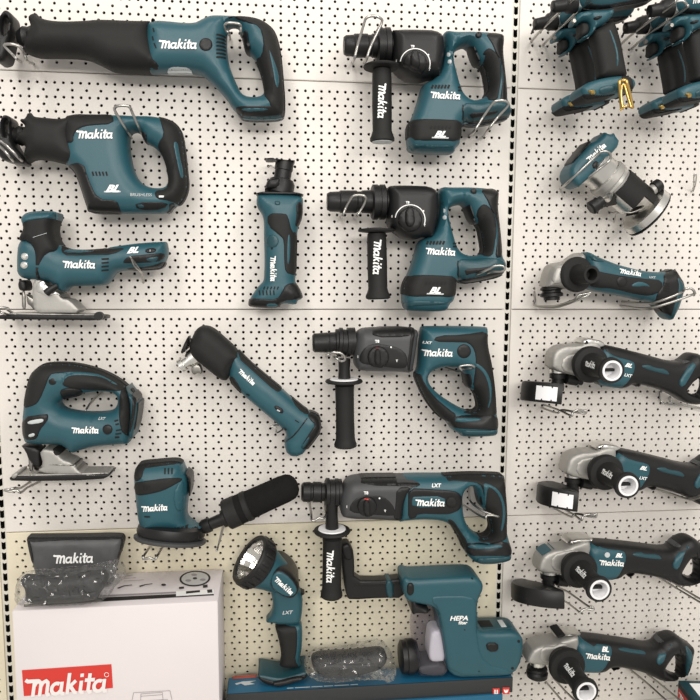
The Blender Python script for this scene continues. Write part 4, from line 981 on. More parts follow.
def front_flat(name, polys, mt, k):
    V = []; F = []
    for P in polys:
        k += .00006; pts = [Vector(p) for p in P]; n = len(pts)
        v, e, f, *_ = delaunay_2d_cdt(pts, [(i, (i + 1) % n) for i in range(n)], [], 0, 1e-5)
        vv = np.array([(p.x, p.y) for p in v]); cen = np.array([vv[list(t)].mean(0) for t in f]); _, ins, _ = seg_dist(cen, [np.array(P, float)])
        b = len(V); V += [tuple(front(*q) - bk * k) for q in vv]; F += [[b + i for i in (t if (vv[t[1]][0] - vv[t[0]][0]) * (vv[t[2]][1] - vv[t[0]][1]) - (vv[t[1]][1] - vv[t[0]][1]) * (vv[t[2]][0] - vv[t[0]][0]) < 0 else t[::-1])] for t, q in zip(f, ins) if q]
    return done(mesh_obj(name, V, F, mt, T.root, smooth=False), T)
front_flat('lettering', place(LOGO, 6.4, 2.75, .72, *S_(268, 638), 84, 4), CARD if False else mat('white carton print', (.78, .74, .74), .6), .0012)
front_flat('registered_mark', [ell(*S_(427, 597), 2.4, n=18) + ell(*S_(427, 597), 1.9, n=18)[::-1]], WHT, .0012)
lines = [bar(*S5(168, 662), *S5(350, 652), .5), bar(*S5(168, 662), *S5(160, 705), .5), bar(*S5(350, 652), *S5(362, 705), .5), bar(*S5(205, 668), *S5(312, 660), .5), bar(*S5(205, 680), *S5(312, 672), .5),
         bar(*S5(205, 668), *S5(204, 705), .5), bar(*S5(312, 660), *S5(316, 705), .5), bar(*S5(190, 705), *S5(340, 695), .5)]
for P in lines: front_flat('case_outline', [P], GINK, .0008)
# printing on the lid, plus the shade of its gap painted as a strip
def lid(name, polys, mt, k=.0008): return quads(name, T, mt, [[onZ(u, v, ZT) for u, v in P] for P in polys], np.array([0, 0, k]))
lid('lid_gap_shade', [S5((-380, 224), (-380, 236), (0, 210), (570, 178), (566, 166), (380, 172), (0, 190))], INK)  # black strip painted for the darkness inside the open lid gap
lid('lid_bottom_stripe', [S5((0, 178), (380, 160), (380, 168), (0, 187))], GINK)
ring = ell(*S5(475, 95), 15.5, 7.8, n=40, rot=-.06); rin = ell(*S5(475, 95), 13.5, 6.5, n=40, rot=-.06)
V = [tuple(onZ(*p, ZT) + np.array([0, 0, .0009])) for p in ring + rin]; F = [[i, (i + 1) % 40, 40 + (i + 1) % 40, 40 + i] for i in range(40)]
done(mesh_obj('blade_picture', V, F, INK, T.root, smooth=False), T)
lid('blade_picture', [rin], mat('pale print', (.52, .52, .52), .5), .0010)
for a in (0.4, 2.5, 4.6): lid('blade_slot', [ell(*S5(475 + 42 * math.cos(a), 95 + 18 * math.sin(a)), 3.0, 1.2, n=14)], GINK, .0014)
lid('blade_hub', [ell(*S5(475, 95), 2.2, 1.1, n=14)], INK, .0014)
for P in (S5((380, 160), (570, 150), (570, 172), (380, 184)),): lid('tool_picture', [P], WHT, .0010)
for P in (S5((430, 160), (500, 154), (500, 164), (430, 172)), S5((535, 152), (560, 150), (562, 166), (538, 168)), S5((395, 138), (420, 136), (420, 146), (395, 148)), S5((515, 128), (538, 126), (538, 140), (515, 142))): lid('tool_picture', [P], INK, .0013)
for P in (S5((85, 142), (120, 130), (160, 126), (160, 129), (120, 134), (92, 146)), S5((195, 132), (225, 124), (262, 120), (262, 123), (228, 128), (200, 138)), ell(*S5(318, 127), 2.4, 1.2, n=14)): lid('blade_profile', [P], INK, .0012)
for i, L in enumerate((100, 60, 45)): lid('caption_line', [bar(*S5(120, 108 - 12 * i), *S5(120 + L, 102 - 12 * i), .35)], GINK, .0012)
# ---- blue carton and the one beneath it
BLU = mat('blue carton print', (.010, .105, .20), .45, var=.06)
DRK = mat('charcoal carton print', (.022, .024, .026), .5, var=.06)
a = W(226.5, 691, .092); b = W(513, 681, .092); zt = (a[2] + b[2]) / 2; a[2] = b[2] = zt
ba, bb = a + np.array([0, .050, 0]), b + np.array([0, .050, 0])
T = Tool('tool_carton', 'long flat carton with blue top and charcoal side, under the flashlight and dust extractor', 'box', None, .08, (370, 695))
h = zt - W(400, 699.5, .092)[2]
T.root.location = ((a + b) / 2) + np.array([0, .025, -h]); LOCS[T.root.name] = tuple(T.root.location)
prism('carton', T, DRK, [a, b, bb, ba], h, .0012)
e = np.array([.0012, 0, 0]); f = np.array([0, .0012, 0])
quads('top_print', T, BLU, [[a + e + f, b - e + f, bb - e - f, ba + e - f]], np.array([0, 0, .0005]))
def sq(u0, v0, u1, v1): return [W(u0, v0, .0926), W(u0, v1, .0926), W(u1, v1, .0926), W(u1, v0, .0926)]
for (u, v, k) in ((496.2, 691.6, 0), (506, 690.8, 1)):
    quads('red_symbol', T, REDP, [sq(u - 3.4, v - 3.4, u + 3.4, v + 3.4)], np.zeros(3))
    if k == 0:
        quads('white_pictogram', T, WHT, [sq(u - 1.9, v - 2, u - .7, v + 1.6), sq(u + .4, v - 2, u + 1.6, v + 1.6), sq(u - 2, v + 1.6, u + 1.8, v + 2.2)], np.array([0, -.0005, 0]))
    else:
        quads('white_pictogram', T, WHT, [[W(u + x, v + y, .0926) for x, y in ((-2.4, -1.6), (-1.2, -1.2), (-.6, 0), (0, -2.2), (.6, 0), (1.2, -1.2), (2.4, -1.6), (1.6, 1.2), (0, 2.3), (-1.6, 1.2))][::-1]], np.array([0, -.0005, 0]))
def topq(name, mt, P, k=.001): return quads(name, T, mt, [[onZ(u, v, zt) for u, v in P]], np.array([0, 0, k]))
topq('red_strip', mat('faded red print', (.35, .07, .05), .5), Q_((52, 606), (148, 600), (146, 612), (50, 619)))
topq('white_graphic', LGR, Q_((60, 636), (90, 628), (146, 624), (120, 632), (140, 638), (100, 644), (84, 636), (66, 642)))
x = 268
for i, L in enumerate((26, 60, 44, 36, 58, 30)):
    topq('small_print', LGR, bar(*Q_(x, 655 - (x - 268) * .055), *Q_(x + L, 655 - (x + L - 268) * .055), .8)); x += L + 6
T = Tool('tool_carton', 'teal-topped carton beneath the blue and charcoal carton, cut off by the lower edge', 'box', None, .08, (370, 699))
zz = zt - h; a2, b2 = a + np.array([-.002, -.004, -h]), b + np.array([-.02, -.004, -h])
T.root.location = ((a2 + b2) / 2) * np.array([1, 1, 0]) + np.array([0, .03, FLOOR_Z]); LOCS[T.root.name] = tuple(T.root.location)
prism('carton', T, BLU, [a2, b2, b2 + np.array([0, .08, 0]), a2 + np.array([0, .08, 0])], zz - FLOOR_Z, .0012)
# ---- clear wrap
FILM = bpy.data.materials.new('clear plastic film'); FILM.use_nodes = True; nt = FILM.node_tree
gl = nt.nodes.new('ShaderNodeBsdfGlossy'); gl.inputs['Roughness'].default_value = .12; gl.inputs['Color'].default_value = (.95, .95, .95, 1)
tr = nt.nodes.new('ShaderNodeBsdfTransparent'); tr.inputs[0].default_value = (.93, .93, .93, 1); mx = nt.nodes.new('ShaderNodeMixShader')
lw = nt.nodes.new('ShaderNodeLayerWeight'); lw.inputs['Blend'].default_value = .22
mr = nt.nodes.new('ShaderNodeMapRange'); mr.inputs['To Min'].default_value = .035; mr.inputs['To Max'].default_value = .38
nt.links.new(lw.outputs['Fresnel'], mr.inputs['Value']); nt.links.new(mr.outputs['Result'], mx.inputs[0])
nt.links.new(tr.outputs[0], mx.inputs[1]); nt.links.new(gl.outputs[0], mx.inputs[2]); df = nt.nodes.new('ShaderNodeBsdfDiffuse'); df.inputs[0].default_value = (.9, .9, .9, 1); m2 = nt.nodes.new('ShaderNodeMixShader'); m2.inputs[0].default_value = .025
nt.links.new(mx.outputs[0], m2.inputs[1]); nt.links.new(df.outputs[0], m2.inputs[2]); nt.links.new(m2.outputs[0], nt.nodes['Material Output'].inputs['Surface'])
from mathutils import noise
def crumple(o, amp, sc, seed=0, ridge=True):
    for v in o.data.vertices:
        p = Vector(v.co) * sc + Vector((seed, seed * 2, 0)); n = noise.noise(p); q = noise.noise(p * 2.3 + Vector((5, 5, 5)))
        k = (1 - 2 * abs(n)) if ridge else n
        v.co += Vector((q * .5, -k, noise.noise(p + Vector((9, 0, 3))) * .5)) * amp
POU = mat('charcoal nylon', (.075, .076, .078), .5, var=.25, vscale=45, bump=.6, bscale=900)
POK = mat('black nylon', (.013, .013, .014), .55, var=.3, vscale=60, bump=.8, bscale=500)
P5 = Cr(15, 520, 5.3846)
T = Tool('nylon_pouch', 'charcoal nylon pouch with white lettering, upright at the back of the white box', 'pouch', None, .055, P5(320, 240))
pb = inflate('pouch', T, P5((66, 100), (80, 82), (200, 80), (400, 78), (570, 74), (592, 84), (588, 130), (560, 220), (540, 290), (530, 352), (330, 366), (120, 362), (108, 290), (90, 220), (72, 150)), POU, .020, .012, .006)
crumple(pb.obj, .0012, 60, 3, False)
inflate('flap_band', T, P5((66, 100), (80, 80), (200, 78), (400, 76), (574, 72), (594, 84), (588, 100), (500, 100), (300, 112), (150, 122), (78, 126)), POK, base=pb, t=.003)
inflate('side_binding', T, P5((64, 104), (80, 104), (90, 150), (104, 236), (92, 236), (72, 156)), POK, base=pb, t=.003)
inflate('side_binding', T, P5((574, 84), (590, 84), (586, 130), (562, 210), (548, 208), (570, 140)), POK, base=pb, t=.003)
flat('lettering', T, place(LOGO, 6.4, 2.75, .72, *P5(318, 208), 41, 2), WHT, pb, None, .0028, dens=.006)
FLD = mat('dark grey nylon', (.028, .028, .029), .5, var=.3, vscale=60, bump=.8, bscale=500)
def film(T, outline, yc, hw, seed, amp=.004, sc=85):
    f_ = inflate('clear_wrap', T, outline, FILM, hw, .014, .003, yc=yc, g=.0045, sm=1)
    crumple(f_.obj, amp, sc, seed); f_.obj.data.polygons.foreach_set('use_smooth', [False] * len(f_.obj.data.polygons)); return f_
T = Tool('wrapped_bundle', 'black folded accessory bag in crumpled clear film, at the front of the white box', 'wrapped bag', None, .125, P5(250, 458))
wb = inflate('bag', T, P5((34, 330), (40, 296), (70, 280), (200, 292), (330, 278), (470, 250), (505, 260), (508, 310), (470, 370), (440, 415), (340, 436), (120, 442), (50, 435), (60, 400)), POK, .018, .014, .005)
crumple(wb.obj, .003, 45, 1)
inflate('fold', T, P5((170, 300), (300, 300), (300, 330), (260, 385), (180, 392), (150, 350)), POK, base=wb, t=.003)
inflate('fold', T, P5((60, 420), (200, 395), (360, 390), (470, 370), (440, 425), (340, 446), (120, 455)), POK, base=wb, t=.003)
film(T, P5((10, 330), (30, 285), (80, 262), (200, 250), (350, 240), (480, 215), (560, 200), (600, 240), (590, 300), (540, 340), (520, 390), (470, 425), (350, 448), (120, 454), (20, 448), (0, 420)), .125, .022, 4, .004)
T = Tool('wrapped_bundle', 'black rolled accessory bag in crumpled clear film, on the blue carton beside the flashlight', 'wrapped bag', None, .075, Q_(500, 625))
wb = inflate('bag', T, Q_((362, 525), (400, 512), (520, 506), (640, 494), (662, 510), (668, 555), (640, 590), (560, 614), (440, 622), (395, 610), (370, 580)), POK, .024, .018, .005)
crumple(wb.obj, .002, 50, 6, False)
inflate('fold', T, Q_((380, 585), (440, 562), (540, 572), (640, 560), (630, 590), (560, 614), (440, 622), (395, 612)), POK, base=wb, t=.002)
for i in range(6): inflate('seam', T, Q_(*bar(450 + 28 * i, 575, 446 + 28 * i, 612, 3)), POK, base=wb, t=.003)
film(T, Q_((336, 560), (350, 520), (400, 500), (520, 495), (600, 470), (640, 468), (676, 500), (700, 560), (706, 600), (670, 640), (655, 620), (600, 618), (540, 622), (440, 632), (380, 620), (345, 600)), .075, .030, 9, .005)

# rest everything exactly on what carries it
def settle(root, z):
    bpy.context.view_layer.update()
    lo = 9
    for o in root.children_recursive:
        M = np.array(o.matrix_world); n = len(o.data.vertices); c = np.zeros(n * 3); o.data.vertices.foreach_get('co', c); c = c.reshape(-1, 3)
        lo = min(lo, (c @ M[2, :3] + M[2, 3]).min())
    root.location.z += z + .0004 - lo
    print('settle', root.name, round(z - lo, 4))
for o in list(COL.objects):
    if o.parent is None and o.type == 'EMPTY':
        if o.name in ('dust_extractor', 'flashlight', 'wrapped_bundle.001'): settle(o, zt + .0016)
        if o.name in ('wrapped_bundle', 'nylon_pouch'): settle(o, ZT + .0014)
# ------------------------------------------------------------------ drills on the two top-right hooks
def copy_tool(root, delta, label):
    def cp(o, p):
        c = o.copy(); COL.objects.link(c); c.parent = p
        for ch in o.children: cp(ch, c)
        return c
    r = root.copy(); COL.objects.link(r); r.location = np.array(root.location) + np.array(delta); r['label'] = label
    for ch in root.children: cp(ch, r)
    return r
T1 = Cr(525, 0, 7); T3 = Cr(540, 40, 7)
DG = 'cordless drivers hung in pairs on two hooks'
YF = .146
T = Tool('cordless_driver', 'front driver of the left hanging pair, teal yoke and brass belt clip, top right', 'driver', DG, YF, T3(470, 390))
body = inflate('body', T, [(574, -4), (588, -14), (640, -26), (654, -18), (656, -4), (645, 4), (618, 8), (600, 12), (584, 12), (574, 8)], TEAL, 0.030, 0.02, 0.008, yc=YF, by=YF)
inflate('body_band', T, T1((400, 60), (440, 34), (560, 40), (680, 30), (800, 0), (920, -10), (930, 40), (800, 90), (640, 110), (500, 96), (410, 96)), BLK, base=body, t=.002)
yk = inflate('yoke', T, T1((322, 155), (338, 128), (350, 108), (420, 95), (520, 92), (596, 80), (590, 130), (556, 165), (520, 195), (480, 208), (462, 235), (440, 268), (405, 284), (375, 280), (420, 255), (436, 225), (430, 170), (380, 162), (350, 178), (330, 180)), TEAL, 0.024, 0.012, 0.008, yc=YF, by=YF, sm=1)
inflate('selector_button', T, T1((476, 122), (540, 105), (540, 125), (500, 142), (478, 140)), BLK, base=yk, t=.003)
lathe('yoke_screw', T, STL, W(*T1(340, 150), YF + .022), (0, -1, 0), [(0, .004), (.003, .003)], n=12)
inflate('trigger', T, T1((368, 170), (428, 172), (438, 215), (425, 255), (392, 270), (366, 262), (372, 220)), RUB, 0.014, 0.008, 0.006, yc=YF, by=YF, sm=1)
hd = inflate('handle_grip', T, T1((455, 235), (500, 205), (560, 170), (604, 150), (625, 205), (650, 285), (668, 380), (690, 490), (700, 540), (660, 560), (510, 560), (505, 500), (490, 420), (470, 320)), RUB, 0.0175, 0.014, 0.004, yc=YF, by=YF)
inflate('grip_stripe', T, T1((588, 205), (600, 210), (630, 280), (652, 360), (658, 420), (650, 470), (640, 465), (642, 400), (630, 330), (606, 260)), TEAL, base=hd, t=.0012)
bs = inflate('base', T, T3((262, 348), (300, 318), (340, 300), (430, 276), (540, 262), (600, 268), (640, 290), (648, 330), (620, 372), (540, 385), (420, 402), (310, 425), (280, 405)), TEAL, 0.030, 0.010, 0.018, yc=YF, by=YF + .012)
inflate('base_bumper', T, T3((560, 256), (610, 250), (648, 275), (656, 330), (640, 368), (600, 380), (610, 330), (590, 285)), RUB, base=bs, t=.002)
inflate('rail', T, T3((405, 345), (440, 322), (530, 312), (532, 345), (520, 372), (420, 392)), TEALD, base=bs, t=.002)
inflate('rail_slot', T, T3((290, 385), (330, 375), (420, 388), (520, 378), (520, 388), (420, 404), (310, 427), (285, 408)), DGR, base=bs, t=.0015)
inflate('terminal', T, T3((334, 352), (372, 344), (388, 362), (384, 384), (350, 388), (352, 372), (336, 368)), BRS, base=bs, t=.004)
zb = W(*T3(400, 410), YF)[2]
box('underside_contact', T, DGR, W(*T3(400, 412), YF) + np.array([0, 0, .006]), .022, .018, .002, ch=.001)
NK = chuckx = lathe_px('nose', T, BLK, (598, -1, YF), (552, 7.2, YF), [(0, 10), (.42, 9.5), (.44, 8.5), (.46, 8.5), (.47, 9.4), (.68, 8.2), (.72, 6.6), (.74, 6.0), (.98, 5.6), (1, 4)])
q = lathe_px('nose_ring', T, ALL, (578, 2.5, YF), (574.5, 3.2, YF), [(0, 9.2), (.1, 9.8), (.9, 9.6), (1, 9)]); q.parent = NK
lathe_px('tool_hook_tab', T, BLK, (553, 8, YF), (549, 17, YF), [(0, 1.3), (1, 1)], n=8)
# brass belt clip
cl = [T3(*p) for p in ((556, 300), (562, 380), (572, 492))], [T3(*p) for p in ((606, 296), (628, 380), (648, 478))]
P_ = [W(*p, YF + .034 + .004 * i) for i, p in enumerate(cl[0][::-1])] + [W(*T3(566, 286), YF + .04), W(*T3(598, 284), YF + .04)] + [W(*p, YF + .042 - .004 * i) for i, p in enumerate(cl[1])]
tube('belt_clip', T, BRS, P_, .0028)
P_ = [W(*T3(*p), YF + .040) for p in ((578, 470), (568, 400), (572, 325), (590, 318), (612, 390), (636, 470))]
tube('belt_clip', T, BRS, P_, .0022)
tube('belt_clip', T, BRS, [W(*T3(560, 494), YF + .034), W(*T3(600, 462), YF + .038), W(*T3(652, 476), YF + .036)], .0018)
logo(T, body, 606, -5, 27, 8)
D1 = T
bpy.context.view_layer.update()
d_rear = (0, .076, 0)
off2 = W(652.9, 52, .07) - W(563.6, 48.6, .07)
r2 = copy_tool(D1.root, d_rear, 'rear driver of the left hanging pair, nearer the pegboard and lower in the photo')
r3 = copy_tool(D1.root, off2, 'front driver of the right hanging pair, cut off by the photo edge at top right')
r4 = copy_tool(D1.root, off2 + np.array(d_rear), 'rear driver of the right hanging pair, behind the one cut off at the edge')
def drop(r):
    for c in list(r.children):
        if c.name.startswith('belt_clip'): bpy.data.objects.remove(c)
drop(r2); drop(r4)
bright = flat('lettering', None, place(LOGO, 6.4, 2.75, .72, 691, 2, 22, 8), WHT, None, YF + .032) if False else None

# ------------------------------------------------------------------ trim router
V_ = Cr(555, 125, 5.8333)
T = Tool('trim_router', 'silver and teal trim router leaning to the right, below the hanging drivers', 'router', None, .065, V_(520, 600))
ya = .065
hd = inflate('head', T, V_((26, 285), (60, 235), (120, 175), (160, 125), (195, 108), (215, 92), (265, 48), (290, 58), (312, 60), (335, 50), (352, 70), (370, 95), (360, 128), (320, 168), (240, 260), (180, 318), (130, 356), (110, 374), (60, 368), (30, 335)), TEAL, .030, .008, .016, sm=1)
inflate('battery_catch', T, V_((62, 222), (130, 140), (180, 95), (205, 108), (190, 125), (140, 170), (75, 238)), BLK, .024, .006, .014, sm=1)
inflate('head_vent', T, V_((215, 225), (240, 205), (255, 220), (245, 250), (220, 258)), BLK, base=hd, t=.002)
mt_ = lathe_px('motor', T, ALL, (*V_(205, 225), ya), (*V_(525, 500), ya), [(.0, 13), (.05, 18), (.12, 18), (.14, 17), (.34, 17), (.36, 18.2), (.42, 18.2), (.44, 17), (.78, 16.5), (.80, 15)], n=44)
lathe_px('motor_collar', T, ALU, (*V_(290, 300), ya), (*V_(350, 352), ya), [(.0, 18), (.1, 19), (.5, 19), (.6, 18), (1, 17.5)], n=44)
# dark grip wrapped round the barrel
A_, B_ = W(*V_(205, 225), ya), W(*V_(525, 500), ya); axv = (B_ - A_); Lr = np.linalg.norm(axv); axv /= Lr
k_ = np.linalg.norm(W(*V_(211.8333, 225), ya) - W(*V_(206, 225), ya))
_, fa, fb = frame(axv)
def patch(name, T, mt, rad, cells, thick=.002):
    """curved panel on the barrel: cells = [(s0,s1,phi0,phi1)] in axis fraction and degrees from viewer-facing"""
    up = np.cross(axv, np.array([0, -1.0, 0])); up /= np.linalg.norm(up); fw = np.cross(up, axv)
    if fw[1] > 0: fw = -fw
    V = []; F = []
    for (s0, s1, p0, p1) in cells:
        n = 14; b = len(V)
        for s in (s0, s1):
            for i in range(n + 1):
                t = math.radians(p0 + (p1 - p0) * i / n); d = fw * math.cos(t) + up * math.sin(t)
                V += [A_ + axv * Lr * s + d * rad, A_ + axv * Lr * s + d * (rad + thick)]
        m2 = 2 * (n + 1)
        for i in range(n):
            a = b + 2 * i
            F += [[a + 1, a + 3, a + m2 + 3, a + m2 + 1], [a, a + 1, a + m2 + 1, a + m2][::-1] if i == 0 else [a + 1, a + m2 + 1, a + m2 + 3, a + 3][::-1][:0] or [a, a + 2, a + m2 + 2, a + m2]]
            F += [[a, a + 2, a + 3, a + 1], [a + m2, a + m2 + 1, a + m2 + 3, a + m2 + 2]]
        a = b + 2 * n; F.append([a, a + m2, a + m2 + 1, a + 1])
    return done(mesh_obj(name, V, [f for f in F if len(f) == 4], mt, par(T), autosmooth=40), T)
patch('barrel_grip', T, RUB, 17.2 * k_, [(.46, .78, -82, 40)], .003)
patch('barrel_grip', T, RUB, 17.2 * k_, [(.78, 1.0, -82, -8)], .003)
lathe_px('sub_base', T, ALL, (*V_(505, 482), ya), (*V_(546, 517), ya), [(0, 20), (.15, 24.5), (.9, 25), (1, 24)], n=48)
lathe_px('base_plate', T, BLK, (*V_(544, 516), ya), (*V_(554, 524), ya), [(0, 25), (.6, 25), (.7, 23)], n=48)
lathe_px('depth_knob', T, BLK, (*V_(560, 380), ya + .02), (*V_(615, 345), ya + .02), [(0, 4), (.3, 4), (.32, 6.2), (.9, 6.2), (1, 5)])
lathe_px('clamp_bolt', T, ALU, (*V_(560, 385), ya + .02), (*V_(585, 368), ya + .02), [(0, 5), (1, 5)])
inflate('clamp', T, V_((262, 415), (300, 375), (345, 395), (362, 425), (345, 460), (300, 480), (265, 460)), BLK, .036, .006, .026, sm=1)
lathe_px('clamp_knob', T, BLK, (*V_(275, 440), ya + .022), (*V_(205, 490), ya + .022), [(0, 5), (.3, 5), (.32, 6.6), (.45, 6), (.9, 6.8), (1, 5)])
tube('adjust_spring', T, STL, [W(*V_(390, 505), .095), W(*V_(440, 512), .10), W(*V_(500, 490), .10), W(*V_(515, 472), .095)], .0012)
inflate('collet_window', T, V_((420, 512), (470, 478), (500, 470), (492, 495), (455, 525), (428, 530)), DGR, .024, .004, .020, sm=1)
logo(T, hd, *V_(238, 160), 24, 43)

# ------------------------------------------------------------------ angle grinders
def cyl_logo(T, p0, r, phi, s0, width, up_sign=1):
    """lettering along a handle that points straight at the viewer"""
    k = width / 6.4; V = []; F = []
    for ip, P in enumerate(LOGO):
        pts = [Vector(p) for p in resample(np.array(P), .25)]; n = len(pts)
        v, e, f, *_ = delaunay_2d_cdt(pts, [(i, (i + 1) % n) for i in range(n)], [], 0, 1e-6)
        vv = np.array([(p.x, p.y) for p in v]); cen = np.array([vv[list(t)].mean(0) for t in f]); _, ins, _ = seg_dist(cen, [np.array([(p.x, p.y) for p in pts])])
        b = len(V)
        for x, y in vv:
            t = phi + (y - .72) * k / r * up_sign; rr = r + .0008 + ip * .00004
            V.append((p0[0] + rr * math.cos(t), p0[1] - s0 - (x - 2.75) * k, p0[2] + rr * math.sin(t)))
        F += [[b + i for i in t] for t, q in zip(f, ins) if q]
    return done(mesh_obj('lettering', V, F, WHT, par(T), smooth=False), T)
def grinder(label, c, th, guard=None, texts=('BL', 'LXT'), head=ALU, hlen=.085, cap=False, tip_r=9.3, yc=.062, sc=1.0, tealcap=False, fr=17.6):
    ct, st = math.cos(math.radians(th)), math.sin(math.radians(th))
    kap = .035; cb = (c[0] - kap * (c[0] - 277), c[1] - kap * (c[1] - 276))
    def G(*P): return [(cb[0] + ((x + 10.5) * ct - (y + 6) * st) * sc, cb[1] + ((x + 10.5) * st + (y + 6) * ct) * sc) for x, y in P]
    def g1(x, y): return G((x, y))[0]
    T = Tool('angle_grinder', label, 'angle grinder', 'angle grinders stacked down the right-hand bay', yc, g1(40, 24))
    hb = inflate('gear_head', T, G((-44, -2), (-43, -12), (-34, -19), (-18, -22), (-10, -27), (2, -29), (10, -24), (12, 0), (4, 10), (-12, 9), (-40, 7)), head, .022, .006, .013, sm=1)
    inflate('head_face', T, G((-26, -8), (-10, -14), (4, -14), (4, 8), (-12, 8), (-26, 6)), head, base=hb, t=.002)
    inflate('lock_lever', T, G((-18, -24), (-12, -31), (10, -30), (12, -24), (-6, -22)), ALL, .020, .004, .014, sm=1)
    inflate('lever_slot', T, G((-16, -25), (-12, -29), (-4, -27), (-8, -23)), DGR, .0208, .002, .018, sm=1)
    if tealcap: inflate('head_cap', T, G((-43, -10), (-40, -16), (-30, -20), (-20, -21), (-26, -14), (-38, -7)), TEAL, base=hb, t=.003)
    body = inflate('body', T, G((2, -27), (20, -27), (50, -25), (84, -22), (89, -30), (96, -35), (107, -35), (117, -28), (129, -22), (130, -8), (126, 8), (117, 15), (100, 16), (86, 10), (74, 7), (48, 5), (40, 13), (22, 14), (4, 12), (-2, -8)), BLK, .028, .018, .008, holes=[G((113.5, -18), (102, 2), (102, 5), (113.5, 7))])
    tp = inflate('teal_panel', T, G((8, -24), (18, -20), (26, -17), (44, -16), (47, -12), (47, -4), (40, 11), (30, 14), (10, 14), (8, -6)), TEAL, base=body, t=.0016)
    inflate('grip_inlay', T, G((52, -13), (60, -15.5), (66, -13.5), (78, -14), (84, -8.5), (70, -9), (56, -10.5)), TEALD, base=body, t=.0016)
    rt = inflate('rear_trim', T, G((102, -26), (107, -24), (104, -14), (98, 2), (92, -2), (96, -14)), TEAL, base=body, t=.003)
    text(T, 'BRUSHLESS', rt, *g1(99, -12), 14, 66 - th, LGR, 0, bold=0) if False else None
    inflate('rear_mark', T, G((90, -25), (95, -27), (98, -25), (93, -22)), GRY, base=body, t=.0016)
    inflate('mount_opening', T, G((115.5, -18), (118, -18), (118, 8), (115.5, 8)), DGR, base=body, t=.0016)
    inflate('mount_edge', T, G((120, -24), (130, -14), (128, 2), (122, 12), (124, -10)), TEALD, base=body, t=.002)
    inflate('lock_switch', T, G((46, 3), (54, 3), (54, 8), (47, 8)), BLK, .018, .004, .012, sm=1)
    # side handle points straight out from the wall
    p = W(*c, yc + .040); k = np.linalg.norm(W(c[0] + 1, c[1], yc + .040) - p); ax = (0, -1, 0)
    H = lathe('side_handle', T, RUB, p, ax, [(-.03, fr * k * .6), (.0, fr * k * .92), (.003, fr * k), (.008, fr * k), (.012, fr * k * .94), (.014, fr * k * .66), (.022, fr * k * .58), (hlen * .5, fr * k * .52), (hlen * .86, fr * k * .56), (hlen * .93, tip_r * k * 1.28), (hlen, tip_r * k * 1.22), (hlen, tip_r * k * .98)], n=40, caps=False)
    rg = lathe('handle_ring' if not cap else 'handle_socket', T, WPL if not cap else BLK, p, ax, [(hlen - .001, tip_r * k * 1.0), (hlen + .001, tip_r * k * .98), (hlen + .001, tip_r * k * .78), (hlen - .02, tip_r * k * .66), (hlen - .02, .0005)], n=36, caps=False)
    rg.parent = H
    if not cap:
        b_ = box('ring_bar', T, DGR, p + np.array([0, -hlen + .012, 0]), tip_r * k * .5, .004, tip_r * k * .14, ch=.0005); b_.parent = H
        vp = math.atan2(276 - c[1], 277 - c[0]); phi = math.atan2(-(276 - c[1]), 277 - c[0])
        o = cyl_logo(T, p, fr * k * .545, phi, hlen * .48, hlen * .50, -1); o.parent = H
    # spindle
    sp = np.array([0, 0, -1.0]) + np.array([-st * .0, -.05, 0])
    s0 = W(*g1(-28, 8), yc); k0 = k
    if guard is None:
        lathe('spindle', T, BLK, s0, sp, [(0, 6 * k0), (.006, 6 * k0), (.008, 9.5 * k0), (.012, 10 * k0), (.014, 9 * k0), (.018, 10.5 * k0), (.026, 10 * k0), (.030, 7 * k0)], n=26)
        lathe('spindle_collar', T, ALL, s0 + np.array([0, 0, .004]), sp, [(0, 7 * k0), (.007, 7 * k0), (.008, 6 * k0)], n=26)
    else:
        R0, hgt, dz, lab = guard
        lathe('spindle_collar', T, ALL, s0 + np.array([0, 0, .004]), sp, [(0, 8 * k0), (.006, 8 * k0), (.007, 7 * k0)], n=26)
        lathe('spindle', T, BLK, s0, sp, [(.004, 8 * k0), (.012, 8 * k0), (.013, 6 * k0), (dz + .012, 6 * k0)], n=26)
        cz = s0 + np.array([0, 0, -dz])
        tl = math.radians(3 + th * .35)         # the guard hangs down towards its open side
        tx = math.radians(-8 if lab else -15); a_end = -104 if lab else -88
        def tilt(x, y, z):
            x, z = x * math.cos(tl) + z * math.sin(tl), -x * math.sin(tl) + z * math.cos(tl)
            return cz + np.array([x, y * math.cos(tx) - z * math.sin(tx), y * math.sin(tx) + z * math.cos(tx)])
        n = 22; V = []; F = []
        prof_ = [(0, .2), (0, R0 - .005), (-.005, R0), (-hgt + .003, R0), (-hgt, R0 - .003), (-hgt, R0 - .004)]
        prof_ = [(0, .012), (0, R0 - .005), (-.0015, R0 - .0015), (-.006, R0), (-hgt + .003, R0), (-hgt, R0 - .002), (-hgt, R0 - .005), (-.004, R0 - .005), (-.004, .012)]
        for i in range(n + 1):
            t = math.radians(a_end - 152 * i / n)
            for z, r in prof_:
                x, y, zz = r * math.cos(t), r * math.sin(t), z
                V.append(tilt(x, y, zz))
        m2 = len(prof_)
        for i in range(n):
            for j in range(m2):
                F.append([i * m2 + j, i * m2 + (j + 1) % m2, (i + 1) * m2 + (j + 1) % m2, (i + 1) * m2 + j])
        F.append(list(range(m2))); F.append([n * m2 + j for j in range(m2)][::-1])
        g_ = done(mesh_obj('blade_guard', V, F, BLK, T.root, autosmooth=35), T)
        lathe('guard_clamp', T, BLK, s0 + np.array([.012, -.01, -dz * .5]), (1, 0, -.2), [(0, .010), (.02, .010), (.022, .007), (.03, .007)], n=16)
        lathe('clamp_screw', T, BLK, s0 + np.array([.030, -.022, -dz * .3]), (.9, -.3, 0), [(0, .005), (.014, .005), (.015, .006), (.018, .006)], n=14)
